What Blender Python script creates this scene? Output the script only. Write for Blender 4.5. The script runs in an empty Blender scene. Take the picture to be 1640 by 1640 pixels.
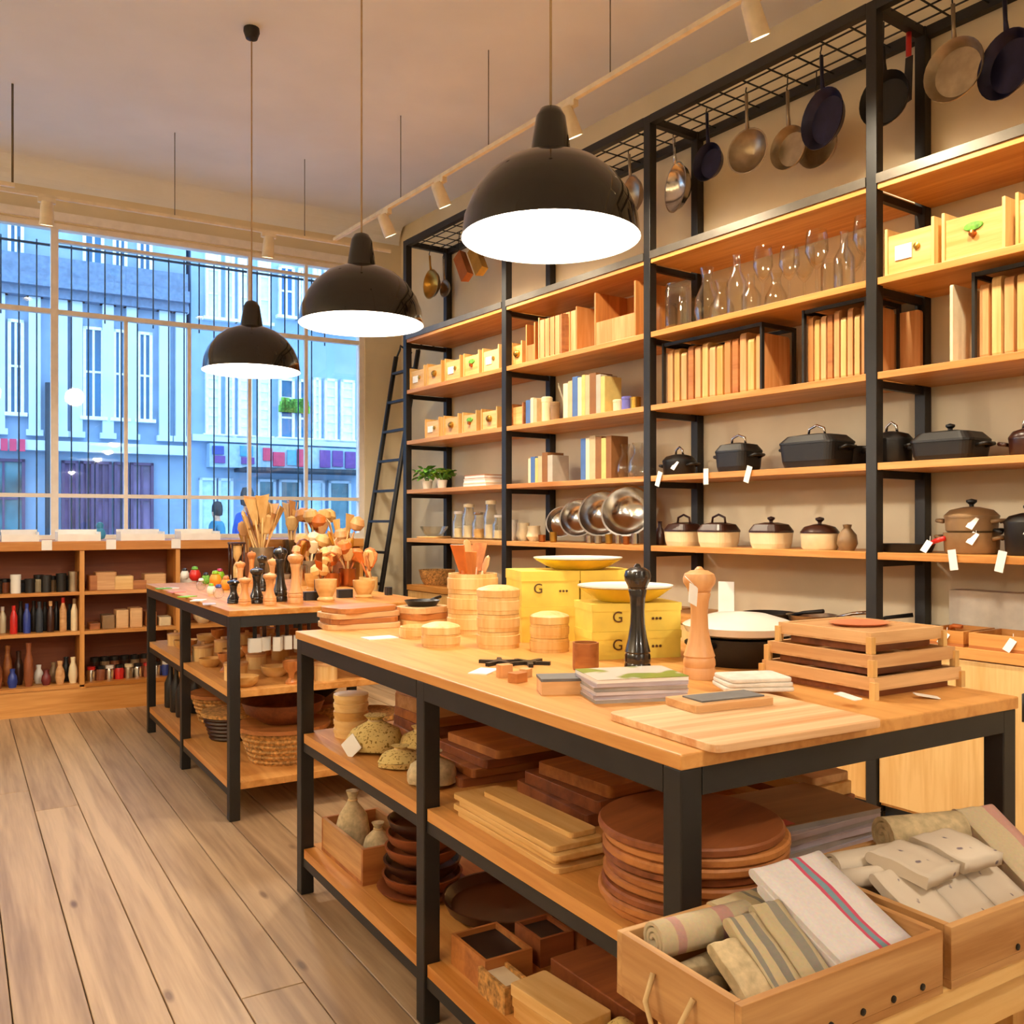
import bpy, math, random
from mathutils import Vector, Matrix
RN = random.Random(11)
sc = bpy.context.scene
col = sc.collection
# ------------------------------------------------------------------ camera
F, CX, CY, H = 1473.2, 820.0, 835.0, 1.25          # focal length in px of a 1640 px frame, horizon row, eye height
cam_d = bpy.data.cameras.new('camera'); cam = bpy.data.objects.new('camera', cam_d); col.objects.link(cam)
cam.location = (0, 0, H); cam.rotation_euler = (math.pi/2, 0, 0)
cam_d.sensor_width = 36; cam_d.lens = 36*F/1640; cam_d.shift_y = (CY-820)/1640; cam_d.clip_start = .05
sc.camera = cam
# ------------------------------------------------------------------ world and exposure
wd = bpy.data.worlds.new('overcast_sky'); sc.world = wd; wd.use_nodes = True
bg = wd.node_tree.nodes['Background']; bg.inputs[0].default_value = (.42, .67, 1, 1); bg.inputs[1].default_value = 7.5
sc.view_settings.view_transform = 'Standard'; sc.view_settings.look = 'None'
sc.view_settings.gamma = 1; sc.view_settings.use_curve_mapping = False
sc.view_settings.exposure = -0.57
sc.cycles.transparent_max_bounces = 32
LAMP_W, SPOT_W = 60, 150                              # watts of a pendant bulb and of a track spot
WARM = (1, .85, .62)
# ------------------------------------------------------------------ frames of the place
rad = math.radians
AT, AS, AW = rad(31.23), rad(35.39), rad(30.44)       # tables, shelf wall, window wall
RT, RS, RW = AT, AS - math.pi/2, AW
T1 = (.2685, 1.4609); T2 = (-1.1739, 3.8128); TW, TLN, TH = .9424, 1.9331, .879
Z0 = 3.869; SO = ((1395-CX)/F*Z0, Z0); BAY = 1.3513; DEP = .367; WALLT = .42
WO = (-CX/F*5.785, 5.785); WOFF = .85                # window plane behind the cabinet front
LV = {0: .76, 1: 1.12, 2: 1.495, 3: 1.875, 4: 2.27, 5: 2.67}; TOPZ = 3.44; CEIL = 3.83
def fr(o, a, x, y): return (o[0]+x*math.cos(a)-y*math.sin(a), o[1]+x*math.sin(a)+y*math.cos(a))
def S(x, t): return fr(SO, RS, x, t)
def W(x, o): return fr(WO, RW, x, o)
def TT(n, x, y): return fr(n, RT, x, y)
def ray_frame(o, a, px, off):
    """x along a frame's axis where the sight line of column px meets the line y = off"""
    p = fr(o, a, 0, off); d = (math.cos(a), math.sin(a)); k = (px-CX)/F
    x = (k*p[1]-p[0])/(d[0]-k*d[1]); return x, p[1]+x*d[1]
def sx(px, t=.1): return ray_frame(SO, RS, px, t)[0]
def sz(px, py, t=.1): return H+(CY-py)/F*ray_frame(SO, RS, px, t)[1]
def wx(px, o=0): return ray_frame(WO, RW, px, o)[0]
def wz(px, py, o=0): return H+(CY-py)/F*ray_frame(WO, RW, px, o)[1]
def G(px, py, z):
    Y = F*(H-z)/(py-CY); return ((px-CX)/F*Y, Y)
# ------------------------------------------------------------------ materials
MATS = {}
def lin(c): return tuple(((v+.055)/1.055)**2.4 if v > .04045 else v/12.92 for v in c)
def hexc(s): return lin(tuple(int(s[i:i+2], 16)/255 for i in (0, 2, 4)))
def newmat(n):
    m = bpy.data.materials.new(n); m.use_nodes = True; nt = m.node_tree
    return m, nt, nt.nodes['Principled BSDF']
def C4(c): return (c[0], c[1], c[2], 1)
def plain(n, h, rough=.5, metal=0, var=.06, coat=0, scale=14, bump=0):
    if n in MATS: return MATS[n]
    m, nt, b = newmat(n); c = hexc(h)
    no = nt.nodes.new('ShaderNodeTexNoise'); no.inputs['Scale'].default_value = scale; no.inputs['Detail'].default_value = 4
    tc = nt.nodes.new('ShaderNodeTexCoord'); nt.links.new(tc.outputs['Object'], no.inputs['Vector'])
    rp = nt.nodes.new('ShaderNodeValToRGB'); e = rp.color_ramp.elements
    e[0].position = .3; e[1].position = .7
    e[0].color = C4([max(0, v*(1-2*var)) for v in c]); e[1].color = C4([min(1, v*(1+2*var)) for v in c])
    nt.links.new(no.outputs[0], rp.inputs[0]); nt.links.new(rp.outputs[0], b.inputs['Base Color'])
    b.inputs['Roughness'].default_value = rough; b.inputs['Metallic'].default_value = metal
    b.inputs['Coat Weight'].default_value = coat
    if bump:
        bp = nt.nodes.new('ShaderNodeBump'); bp.inputs['Strength'].default_value = bump; bp.inputs['Distance'].default_value = .003
        nt.links.new(no.outputs[0], bp.inputs['Height']); nt.links.new(bp.outputs[0], b.inputs['Normal'])
    MATS[n] = m; return m
def wood(n, h1, h2, axis=0, scale=7, rough=.45, rand=.25, stretch=.07, knots=0):
    if n in MATS: return MATS[n]
    m, nt, b = newmat(n); L = nt.links.new; N = nt.nodes.new
    tc = N('ShaderNodeTexCoord'); oi = N('ShaderNodeObjectInfo')
    ad = N('ShaderNodeVectorMath'); ad.operation = 'ADD'
    mu = N('ShaderNodeMath'); mu.operation = 'MULTIPLY'; mu.inputs[1].default_value = 37
    L(oi.outputs['Random'], mu.inputs[0]); L(tc.outputs['Object'], ad.inputs[0]); L(mu.outputs[0], ad.inputs[1])
    mp = N('ShaderNodeMapping'); s = [scale*1.0]*3; s[axis] *= stretch
    mp.inputs['Scale'].default_value = s; L(ad.outputs[0], mp.inputs['Vector'])
    n1 = N('ShaderNodeTexNoise'); n1.inputs['Scale'].default_value = 2.2; n1.inputs['Detail'].default_value = 5; n1.inputs['Distortion'].default_value = .8
    n2 = N('ShaderNodeTexNoise'); n2.inputs['Scale'].default_value = 11; n2.inputs['Detail'].default_value = 3
    L(mp.outputs[0], n1.inputs['Vector']); L(mp.outputs[0], n2.inputs['Vector'])
    mx = N('ShaderNodeMath'); mx.operation = 'MULTIPLY_ADD'; mx.inputs[1].default_value = .4; L(n2.outputs[0], mx.inputs[0])
    sb = N('ShaderNodeMath'); sb.operation = 'SUBTRACT'; L(n1.outputs[0], sb.inputs[0]); sb.inputs[1].default_value = .2
    L(sb.outputs[0], mx.inputs[2])
    rv = N('ShaderNodeMath'); rv.operation = 'MULTIPLY_ADD'; rv.inputs[1].default_value = rand; L(oi.outputs['Random'], rv.inputs[0])
    rs = N('ShaderNodeMath'); rs.operation = 'SUBTRACT'; rs.inputs[1].default_value = rand/2; L(mx.outputs[0], rs.inputs[0]); L(rs.outputs[0], rv.inputs[2])
    rp = N('ShaderNodeValToRGB'); e = rp.color_ramp.elements; e[0].position = .28; e[1].position = .72
    e[0].color = C4(hexc(h1)); e[1].color = C4(hexc(h2)); L(rv.outputs[0], rp.inputs[0])
    out = rp.outputs[0]
    if knots:
        vo = N('ShaderNodeTexVoronoi'); vo.inputs['Scale'].default_value = 1.0
        mk = N('ShaderNodeMapping'); k = [5.0]*3; k[axis] = 1.6; mk.inputs['Scale'].default_value = k; L(ad.outputs[0], mk.inputs['Vector']); L(mk.outputs[0], vo.inputs['Vector'])
        kr = N('ShaderNodeValToRGB'); kr.color_ramp.elements[0].position = .03; kr.color_ramp.elements[1].position = .075
        kr.color_ramp.elements[0].color = (.28, .2, .14, 1); kr.color_ramp.elements[1].color = (1, 1, 1, 1); L(vo.outputs['Distance'], kr.inputs[0])
        mm = N('ShaderNodeMix'); mm.data_type = 'RGBA'; mm.blend_type = 'MULTIPLY'; mm.inputs[0].default_value = .8
        L(out, mm.inputs[6]); L(kr.outputs[0], mm.inputs[7]); out = mm.outputs[2]
    L(out, b.inputs['Base Color']); b.inputs['Roughness'].default_value = rough
    bp = N('ShaderNodeBump'); bp.inputs['Strength'].default_value = .12; bp.inputs['Distance'].default_value = .002
    L(n2.outputs[0], bp.inputs['Height']); L(bp.outputs[0], b.inputs['Normal'])
    MATS[n] = m; return m
def glass(n, h='fdfdfa', a=.97, rough=.03):
    if n in MATS: return MATS[n]
    m = bpy.data.materials.new(n); m.use_nodes = True; nt = m.node_tree; nt.nodes.clear(); N = nt.nodes.new; L = nt.links.new
    o = N('ShaderNodeOutputMaterial'); t = N('ShaderNodeBsdfTransparent'); g = N('ShaderNodeBsdfGlossy'); mx = N('ShaderNodeMixShader'); fz = N('ShaderNodeLayerWeight'); pw = N('ShaderNodeMath'); pw.operation = 'POWER'; pw.inputs[1].default_value = 1.9
    t.inputs[0].default_value = C4(hexc(h)); g.inputs['Roughness'].default_value = rough; fz.inputs[0].default_value = .5; L(fz.outputs['Facing'], pw.inputs[0])
    mt = N('ShaderNodeMath'); mt.operation = 'MULTIPLY_ADD'; mt.inputs[1].default_value = .8; mt.inputs[2].default_value = 1-a; L(pw.outputs[0], mt.inputs[0])
    mt.use_clamp = True
    L(mt.outputs[0], mx.inputs[0]); L(t.outputs[0], mx.inputs[1]); L(g.outputs[0], mx.inputs[2]); L(mx.outputs[0], o.inputs[0])
    MATS[n] = m; return m
def emit(n, c, s):
    if n in MATS: return MATS[n]
    m, nt, b = newmat(n); b.inputs['Emission Color'].default_value = C4(c); b.inputs['Emission Strength'].default_value = s
    b.inputs['Base Color'].default_value = (.8, .8, .8, 1); MATS[n] = m; return m
def stripes(n, base, bands, axis=0, rough=.9):
    """cloth with woven stripes; bands = (from, to, colour) in metres along the cloth's own axis"""
    if n in MATS: return MATS[n]
    m, nt, b = newmat(n); L = nt.links.new; N = nt.nodes.new
    tc = N('ShaderNodeTexCoord'); sp = N('ShaderNodeSeparateXYZ'); L(tc.outputs['Object'], sp.inputs[0])
    no = N('ShaderNodeTexNoise'); no.inputs['Scale'].default_value = 180; L(tc.outputs['Object'], no.inputs['Vector'])
    cur = None; c0 = N('ShaderNodeRGB'); c0.outputs[0].default_value = C4(hexc(base)); cur = c0.outputs[0]
    for a, z, h in bands:
        g = N('ShaderNodeMath'); g.operation = 'GREATER_THAN'; g.inputs[1].default_value = a; L(sp.outputs[axis], g.inputs[0])
        l = N('ShaderNodeMath'); l.operation = 'LESS_THAN'; l.inputs[1].default_value = z; L(sp.outputs[axis], l.inputs[0])
        k = N('ShaderNodeMath'); k.operation = 'MULTIPLY'; L(g.outputs[0], k.inputs[0]); L(l.outputs[0], k.inputs[1])
        mx = N('ShaderNodeMix'); mx.data_type = 'RGBA'; L(k.outputs[0], mx.inputs[0]); L(cur, mx.inputs[6]); mx.inputs[7].default_value = C4(hexc(h)); cur = mx.outputs[2]
    mm = N('ShaderNodeMix'); mm.data_type = 'RGBA'; mm.blend_type = 'MULTIPLY'; mm.inputs[0].default_value = .25; L(cur, mm.inputs[6]); L(no.outputs[1], mm.inputs[7])
    L(mm.outputs[2], b.inputs['Base Color']); b.inputs['Roughness'].default_value = rough
    bp = N('ShaderNodeBump'); bp.inputs['Strength'].default_value = .25; bp.inputs['Distance'].default_value = .001; L(no.outputs[0], bp.inputs['Height']); L(bp.outputs[0], b.inputs['Normal'])
    MATS[n] = m; return m
def speckle(n, base, h2, scale=30, lo=.55, rough=.8):
    if n in MATS: return MATS[n]
    m, nt, b = newmat(n); L = nt.links.new; N = nt.nodes.new
    tc = N('ShaderNodeTexCoord'); no = N('ShaderNodeTexNoise'); no.inputs['Scale'].default_value = scale; no.inputs['Detail'].default_value = 2; L(tc.outputs['Object'], no.inputs['Vector'])
    rp = N('ShaderNodeValToRGB'); e = rp.color_ramp.elements; e[0].position = lo; e[1].position = lo+.06
    e[0].color = C4(hexc(base)); e[1].color = C4(hexc(h2)); L(no.outputs[0], rp.inputs[0]); L(rp.outputs[0], b.inputs['Base Color']); b.inputs['Roughness'].default_value = rough
    MATS[n] = m; return m
plaster = plain('wall_plaster', 'dfd0b0', .85, var=.03, scale=3); ceilm = plain('ceiling_paint', 'eceef2', .9, var=.02, scale=2)
winpaint = plain('window_paint', 'f2eae0', .5, var=.03)
oak = wood('oak_board', 'b97428', 'dda058', 0); oaky = wood('oak_board_lengthwise', 'b97428', 'dda058', 1); oakz = wood('oak_upright', 'b97428', 'd8984c', 2)
flo = wood('floor_oak', '8f7254', 'c6a780', 1, 6, .42, .16, .05, knots=1)
pine = wood('pale_pine', 'd09a4e', 'edc684', 0); piney = wood('pale_pine_lengthwise', 'd09a4e', 'edc684', 1); pinez = wood('pale_pine_upright', 'd09a4e', 'edc684', 2)
beech = wood('beech_board', 'c08a54', 'e6ba84', 0, rough=.5); beechy = wood('beech_board_lengthwise', 'c08a54', 'e6ba84', 1, rough=.5); beechz = wood('turned_beech', 'c78648', 'e6b078', 2, rough=.4)
walnut = wood('walnut_board', '6a3417', '96552c', 1); walnutx = wood('walnut_board_cross', '6a3417', '96552c', 0)
acacia = wood('acacia_board', '8e4f22', 'c07c40', 0); cherry = wood('cherry_wood', 'aa622c', 'd88f4c', 2)
bamboo = wood('bamboo_strip', 'd8a860', 'f2d498', 2, 9, .5, .15)
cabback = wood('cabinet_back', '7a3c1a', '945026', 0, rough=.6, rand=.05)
steel_b = plain('black_steel', '1d1a17', .5, .1, var=.1); steel_g = plain('grey_steel_edge', '6d665c', .4, .6)
enamel = plain('black_lamp_enamel', '1b1510', .07, 0, var=.02, coat=.25); enwhite = plain('white_lamp_enamel', 'f4f0e8', .4, var=0)
iron = plain('cast_iron', '181513', .42, .2, var=.15); ironb = plain('dark_blue_steel', '23223f', .3, .5, var=.15)
inox = plain('stainless_steel', 'd2cec8', .18, 1, var=.08); alu = plain('brushed_aluminium', 'a89880', .35, .9, var=.12); brass = plain('brass', 'b98a3a', .3, .9, var=.1); copper = plain('copper', 'b86a34', .3, .9)
cream = plain('cream_stoneware', 'ecd9ae', .35, var=.04); white = plain('white_porcelain', 'f1ece0', .25, var=.02); paper = plain('white_paper', 'f3efe8', .8, var=.02)
card = plain('cream_card', 'ead8b4', .8, var=.04); yellow = plain('yellow_card', 'f2d85c', .6, var=.05); yenamel = plain('yellow_enamel', 'ecc832', .25)
taupe = plain('taupe_stoneware', '8d6e4a', .4, var=.08); dkbrown = plain('dark_brown_glaze', '35190f', .3, var=.1)
terra = plain('brown_terracotta', '8a4a26', .5, var=.1); rope = plain('pale_rope', 'd8b884', .9)
linen = plain('beige_linen', 'c9b48c', .95, var=.12, scale=60, bump=.3); slate = plain('grey_slate', '6c6a68', .6, var=.1)
black = plain('black_plastic', '1c1a1a', .4); red = plain('red_gloss', 'c8241e', .3); blue = plain('blue_gloss', '2b3f8e', .35); green = plain('leaf_green', '6aa838', .6, var=.25, scale=40)
orange = plain('orange_wood', 'd2702a', .5, var=.1); lime = plain('lime_gloss', '86b81c', .4); pink = plain('pink_gloss', 'c0305c', .4); gold = plain('gold_orange_gloss', 'e0962a', .35)
lav = plain('lavender_paper', 'b9aeb6', .7, var=.05); greyp = plain('grey_paper', 'a39c96', .75, var=.08); wicker = plain('wicker', 'b98848', .8, var=.3, scale=70, bump=.6)
clear = glass('clear_glass'); pane = glass('window_glass', 'f2f6f8', .96, .02)
# ------------------------------------------------------------------ mesh helper
class B:
    def __init__(s): s.v = []; s.f = []; s.sm = []
    def add(s, vs, fs, smooth=False):
        n = len(s.v); s.v += [tuple(p) for p in vs]; s.f += [tuple(i+n for i in f) for f in fs]; s.sm += [smooth]*len(fs); return s
    def box(s, x0, y0, z0, x1, y1, z1):
        return s.add([(x0, y0, z0), (x1, y0, z0), (x1, y1, z0), (x0, y1, z0), (x0, y0, z1), (x1, y0, z1), (x1, y1, z1), (x0, y1, z1)],
                     [(0, 3, 2, 1), (4, 5, 6, 7), (0, 1, 5, 4), (1, 2, 6, 5), (2, 3, 7, 6), (3, 0, 4, 7)])
    def bc(s, w, d, h, x=0, y=0, z=0): return s.box(x-w/2, y-d/2, z, x+w/2, y+d/2, z+h)
    def lathe(s, prof, n=20, x=0, y=0, z=0, sx=1, sy=1, smooth=True):
        # runs of the profile that turn softly share vertices, sharp turns start a new run
        runs = [[prof[0]]]
        for k in range(1, len(prof)):
            runs[-1].append(prof[k])
            if k < len(prof)-1:
                u = Vector((prof[k][0]-prof[k-1][0], prof[k][1]-prof[k-1][1])); w = Vector((prof[k+1][0]-prof[k][0], prof[k+1][1]-prof[k][1]))
                if u.length > 1e-9 and w.length > 1e-9 and u.angle(w) > .7: runs.append([prof[k]])
        for run in runs:
            vs = []; fs = []; m = len(run)
            for i in range(n):
                a = 2*math.pi*i/n; c, q = math.cos(a), math.sin(a)
                for r, h in run: vs.append((x+r*c*sx, y+r*q*sy, z+h))
            for i in range(n):
                j = (i+1) % n
                for k in range(m-1): fs.append((i*m+k, j*m+k, j*m+k+1, i*m+k+1))
            s.add(vs, fs, smooth)
        def ring(r, h): return [(x+r*math.cos(2*math.pi*i/n)*sx, y+r*math.sin(2*math.pi*i/n)*sy, z+h) for i in range(n)]
        if prof[0][0] > 1e-6: s.add(ring(*prof[0]), [tuple(range(n))[::-1]])
        if prof[-1][0] > 1e-6: s.add(ring(*prof[-1]), [tuple(range(n))])
        return s
    def tube(s, pts, r, n=8, smooth=True):
        pts = [Vector(p) for p in pts]; m = len(pts); rs = r if isinstance(r, (list, tuple)) else [r]*m
        vs = []; fs = []; up = Vector((0, 0, 1))
        for i, p in enumerate(pts):
            t = (pts[min(i+1, m-1)]-pts[max(i-1, 0)]).normalized()
            if i == 0:
                u = up if abs(t.z) < .9 else Vector((1, 0, 0)); a = t.cross(u).normalized()
            else:
                a = (a-t*a.dot(t)).normalized()
            b = t.cross(a)
            for k in range(n):
                w = 2*math.pi*k/n; vs.append(p+(a*math.cos(w)+b*math.sin(w))*rs[i])
        for i in range(m-1):
            for k in range(n):
                j = (k+1) % n; fs.append((i*n+k, i*n+j, (i+1)*n+j, (i+1)*n+k))
        fs.append(tuple(range(n))[::-1]); fs.append(tuple((m-1)*n+k for k in range(n)))
        return s.add(vs, fs, smooth)
    def prism(s, poly, z0, z1, smooth=False):
        n = len(poly)
        return s.add([(x, y, z0) for x, y in poly]+[(x, y, z1) for x, y in poly],
                     [tuple(range(n))[::-1], tuple(range(n, 2*n))]+[(i, (i+1) % n, n+(i+1) % n, n+i) for i in range(n)], smooth)
    def xf(s, M, start=0):
        for i in range(start, len(s.v)): s.v[i] = tuple(M @ Vector(s.v[i]))
        return s
    def mesh(s, name):
        me = bpy.data.meshes.new(name); me.from_pydata(s.v, [], s.f); me.polygons.foreach_set('use_smooth', s.sm); me.update(); return me
    def build(s, name, mat, parent=None, loc=(0, 0, 0), rz=0, bev=0, rot=None):
        o = bpy.data.objects.new(name, s.mesh(name)); o.data.materials.append(mat); col.objects.link(o)
        o.location = loc; o.rotation_euler = rot or (0, 0, rz)
        if parent: o.parent = parent
        if bev:
            md = o.modifiers.new('edge', 'BEVEL'); md.width = bev; md.segments = 2; md.limit_method = 'ANGLE'
        return o
def RX(a): return Matrix.Rotation(a, 4, 'X')
def RY(a): return Matrix.Rotation(a, 4, 'Y')
def RZ(a): return Matrix.Rotation(a, 4, 'Z')
def TR(x, y, z): return Matrix.Translation((x, y, z))
def rrect(w, d, r, n=5):
    p = []
    for cx, cy, a0 in ((w/2-r, d/2-r, 0), (-w/2+r, d/2-r, 90), (-w/2+r, -d/2+r, 180), (w/2-r, -d/2+r, 270)):
        for i in range(n+1):
            a = rad(a0+90*i/n); p.append((cx+r*math.cos(a), cy+r*math.sin(a)))
    return p
def tag(o, label, cat, group=None):
    o['label'] = label; o['category'] = cat
    if group: o['group'] = group
    return o
def thing(name, label, cat, loc, rz=0, group=None):
    o = bpy.data.objects.new(name, None); o.empty_display_size = .05; col.objects.link(o); o.location = loc; o.rotation_euler = (0, 0, rz)
    return tag(o, label, cat, group)
def struct(o): o['kind'] = 'structure'; return o
def dup(root, loc, rz, label, group=None):
    r = root.copy(); col.objects.link(r); r.location = loc; r.rotation_euler = (0, 0, rz); r['label'] = label
    if group: r['group'] = group
    for ch in [o for o in root.children]:
        c = ch.copy(); col.objects.link(c); c.parent = r
        for g in ch.children:
            d = g.copy(); col.objects.link(d); d.parent = c
    return r
NTH = ['leftmost', 'second', 'third', 'fourth', 'fifth', 'sixth', 'seventh', 'eighth', 'ninth', 'tenth', 'eleventh', 'twelfth', 'thirteenth', 'fourteenth', 'fifteenth', 'sixteenth']
def nth(i, n): return 'leftmost' if i == 0 else 'rightmost' if i == n-1 else NTH[i]+' from left'
def text_mesh(t, size, ext=.0006):
    cu = bpy.data.curves.new('lettering', 'FONT'); cu.body = t; cu.size = size; cu.extrude = ext; cu.align_x = 'CENTER'; cu.align_y = 'CENTER'
    o = bpy.data.objects.new('lettering', cu); col.objects.link(o); dg = bpy.context.evaluated_depsgraph_get()
    me = bpy.data.meshes.new_from_object(o.evaluated_get(dg)); bpy.data.objects.remove(o); bpy.data.curves.remove(cu); return me
# ================================================================== the room
C0 = W(2.593, WOFF)
def isect(p, d, q, e):
    k = d[0]*e[1]-d[1]*e[0]; t = ((q[0]-p[0])*e[1]-(q[1]-p[1])*e[0])/k; return (p[0]+t*d[0], p[1]+t*d[1])
dW = (math.cos(AW), math.sin(AW)); dS = (math.cos(RS), math.sin(RS))
CORN = isect(W(0, WOFF), dW, S(0, WALLT), dS)
xcorn = (CORN[0]-W(0, WOFF)[0])*dW[0]+(CORN[1]-W(0, WOFF)[1])*dW[1]
PB = W(-3.6, WOFF); PC = (PB[0]+8.2*math.sin(AW), PB[1]-8.2*math.cos(AW)); PD = S(7.2, WALLT)
# floor: a sub-floor with every plank laid on it
poly = [CORN, PB, PC, PD]
fl = struct(B().prism(poly[::1], -.12, -.022).build('floor', plain('sub_floor', '5a3d24', .9)))
def inside(p):
    for i in range(4):
        a, b = poly[i], poly[(i+1) % 4]
        if (b[0]-a[0])*(p[1]-a[1])-(b[1]-a[1])*(p[0]-a[0]) < -.02: return False
    return True
PWD = .172
meshes = {}
for i in range(-26, 34):
    x0 = i*PWD
    off = RN.uniform(-7, 0)
    y = -7+off
    while y < 9:
        ln = RN.choice((6.2, 7.0, 7.8))
        a, b = y, y+ln; y += ln
        # clip to the room: keep the stretch whose centre line lies inside
        ys = [a+(b-a)*k/24 for k in range(25)]
        ok = [q for q in ys if inside(TT(T1, x0+PWD/2, q))]
        if len(ok) < 3: continue
        a2, b2 = min(ok), max(ok)
        if a2 == a and b2 == b:
            key = round(ln, 2)
        else: key = (round(b2-a2, 2))
        if key not in meshes:
            e = .0015; w_ = PWD-.0035; l_ = b2-a2-.004; bb = B()
            bb.add([(0, 0, -.022), (w_, 0, -.022), (w_, l_, -.022), (0, l_, -.022), (0, 0, -e), (w_, 0, -e), (w_, l_, -e), (0, l_, -e), (e, e, 0), (w_-e, e, 0), (w_-e, l_-e, 0), (e, l_-e, 0)],
                   [(0, 3, 2, 1), (0, 1, 5, 4), (1, 2, 6, 5), (2, 3, 7, 6), (3, 0, 4, 7), (4, 5, 9, 8), (5, 6, 10, 9), (6, 7, 11, 10), (7, 4, 8, 11), (8, 9, 10, 11)])
            meshes[key] = bb.mesh('plank'); meshes[key].materials.append(flo)
        o = bpy.data.objects.new('plank', meshes[key]); col.objects.link(o)
        p = TT(T1, x0, a2); o.location = (p[0], p[1], 0); o.rotation_euler = (0, 0, RT); o.parent = fl
struct(B().prism(poly, CEIL, CEIL+.12).build('ceiling', ceilm))
def wall(name, p, q, z0, z1, th=.15, mat=plaster, parent=None):
    """inner face runs from p to q, body lies to the left of that direction"""
    d = Vector((q[0]-p[0], q[1]-p[1])); n = Vector((-d.y, d.x)).normalized()*th
    return B().prism([p, q, (q[0]+n.x, q[1]+n.y), (p[0]+n.x, p[1]+n.y)], z0, z1).build(name, mat, parent)
struct(wall('wall_right', CORN, PD, 0, CEIL))
struct(wall('wall_left', PC, PB, 0, CEIL)); struct(wall('wall_front', PD, PC, 0, CEIL))
# window wall with its opening
Q = WOFF
def vx(px): return wx(px, Q)
def vz(py): return H+(CY-py)/F*ray_frame(WO, RW, 300, Q)[1]      # height of a row of the frame at column 300
WL, WR, WZ0, WZ1 = -2.9, vx(585), 1.10, wz(300, 387, Q)
wb = B()
wb.box(-3.6, Q, 0, xcorn, Q+.22, WZ0).box(-3.6, Q, WZ1, xcorn, Q+.22, CEIL).box(WR, Q, WZ0, xcorn+.1, Q+.22, WZ1).box(-3.6, Q, WZ0, WL, Q+.22, WZ1)
struct(wb.build('wall_back', plaster, loc=(WO[0], WO[1], 0), rz=RW))
# cove between ceiling and window wall
n = 8; pts = [(Q-.16*(1-math.sin(math.pi/2*i/n)), CEIL-.16*(1-math.cos(math.pi/2*i/n))) for i in range(n+1)]
cv = B(); prof = [(Q, CEIL)]+pts
m = len(prof); vs = [(-3.6, a, b) for a, b in prof]+[(xcorn-.02, a, b) for a, b in prof]
cv.add(vs, [tuple(range(m)), tuple(range(m, 2*m))[::-1]]+[(i, (i+1) % m, m+(i+1) % m, m+i) for i in range(m)])
struct(cv.build('trim_1', ceilm, loc=(WO[0], WO[1], 0), rz=RW))
struct(B().box(WL-.06, Q-.025, WZ1+.01, WR+.06, Q, WZ1+.07).build('trim_2', winpaint, loc=(WO[0], WO[1], 0), rz=RW))
# the window: frame members and panes
win = B().box(WL, Q+.02, WZ0, WR, Q+.1, WZ0+.05).box(WL, Q+.02, WZ1-.04, WR, Q+.1, WZ1).box(WR-.045, Q+.02, WZ0+.05, WR, Q+.1, WZ1-.04).box(WL, Q+.02, WZ0+.05, WL+.045, Q+.1, WZ1-.04)
win = struct(win.build('window_1', winpaint, loc=(WO[0], WO[1], 0), rz=RW))
ZT, ZB, ZU = wz(200, 509, Q), wz(300, 796, Q), wz(300, 412, Q)
def bar(name, x0, z0, x1, z1): B().box(x0, Q+.03, z0, x1, Q+.08, z1).build(name, winpaint, win)
bar('transom', WL+.045, ZT-.017, WR-.045, ZT+.017); bar('transom', WL+.045, ZB-.014, WR-.045, ZB+.014); bar('transom', vx(93), ZU-.011, WR-.045, ZU+.011)
xs_m = [vx(q) for q in (-560, -420, -290, -180, -80, 88, 203, 305, 402, 493)]
for k, x in enumerate(xs_m):
    thick = k in (0, 5); h = .025 if thick else .013; tall = thick or k >= 8
    B().box(x-h, Q+(.025 if thick else .035), WZ0+.05, x+h, Q+(.09 if thick else .075), WZ1-.04 if tall else ZT-.017).build('mullion', winpaint, win)
edges = [WL+.04]+xs_m+[WR-.04]
for a, b in zip(edges[:-1], edges[1:]):
    for z0, z1 in ((WZ0+.05, ZB-.014), (ZB+.014, ZT-.017)): B().box(a+.014, Q+.052, z0, b-.014, Q+.057, z1).build('pane', pane, win)
for a, b in ((WL+.05, xs_m[5]-.03), (xs_m[5]+.03, xs_m[8]-.015), (xs_m[8]+.015, xs_m[9]-.015), (xs_m[9]+.015, WR-.05)): B().box(a, Q+.052, ZT+.018, b, Q+.057, ZU-.012 if a > xs_m[5] else WZ1-.045).build('pane', pane, win)
# iron grille outside the glass
gr = thing('window_grille', 'dark iron grille of upright bars outside the large shop window', 'grille', (WO[0], WO[1], 0), RW)
gm = plain('grille_iron', '465866', .5, .3); o = Q+.3
for k in range(46):
    x = WL+.1+k*.118
    if x > WR+.1: break
    bb = B().tube([(x, o, WZ0+.02 if k % 3 else ZT), (x, o, WZ1-.06)], .006, 6)
    if k % 2: bb.bc(.032, .03, .03, x, o, ZT+.03)
    bb.build('bar', gm, gr)
B().box(WL, o-.01, WZ1-.1, WR+.1, o+.01, WZ1-.085).build('rail', gm, gr); B().box(WL, o-.01, WZ0+.01, WR+.1, o+.01, WZ0+.03).build('rail', gm, gr)
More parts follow.
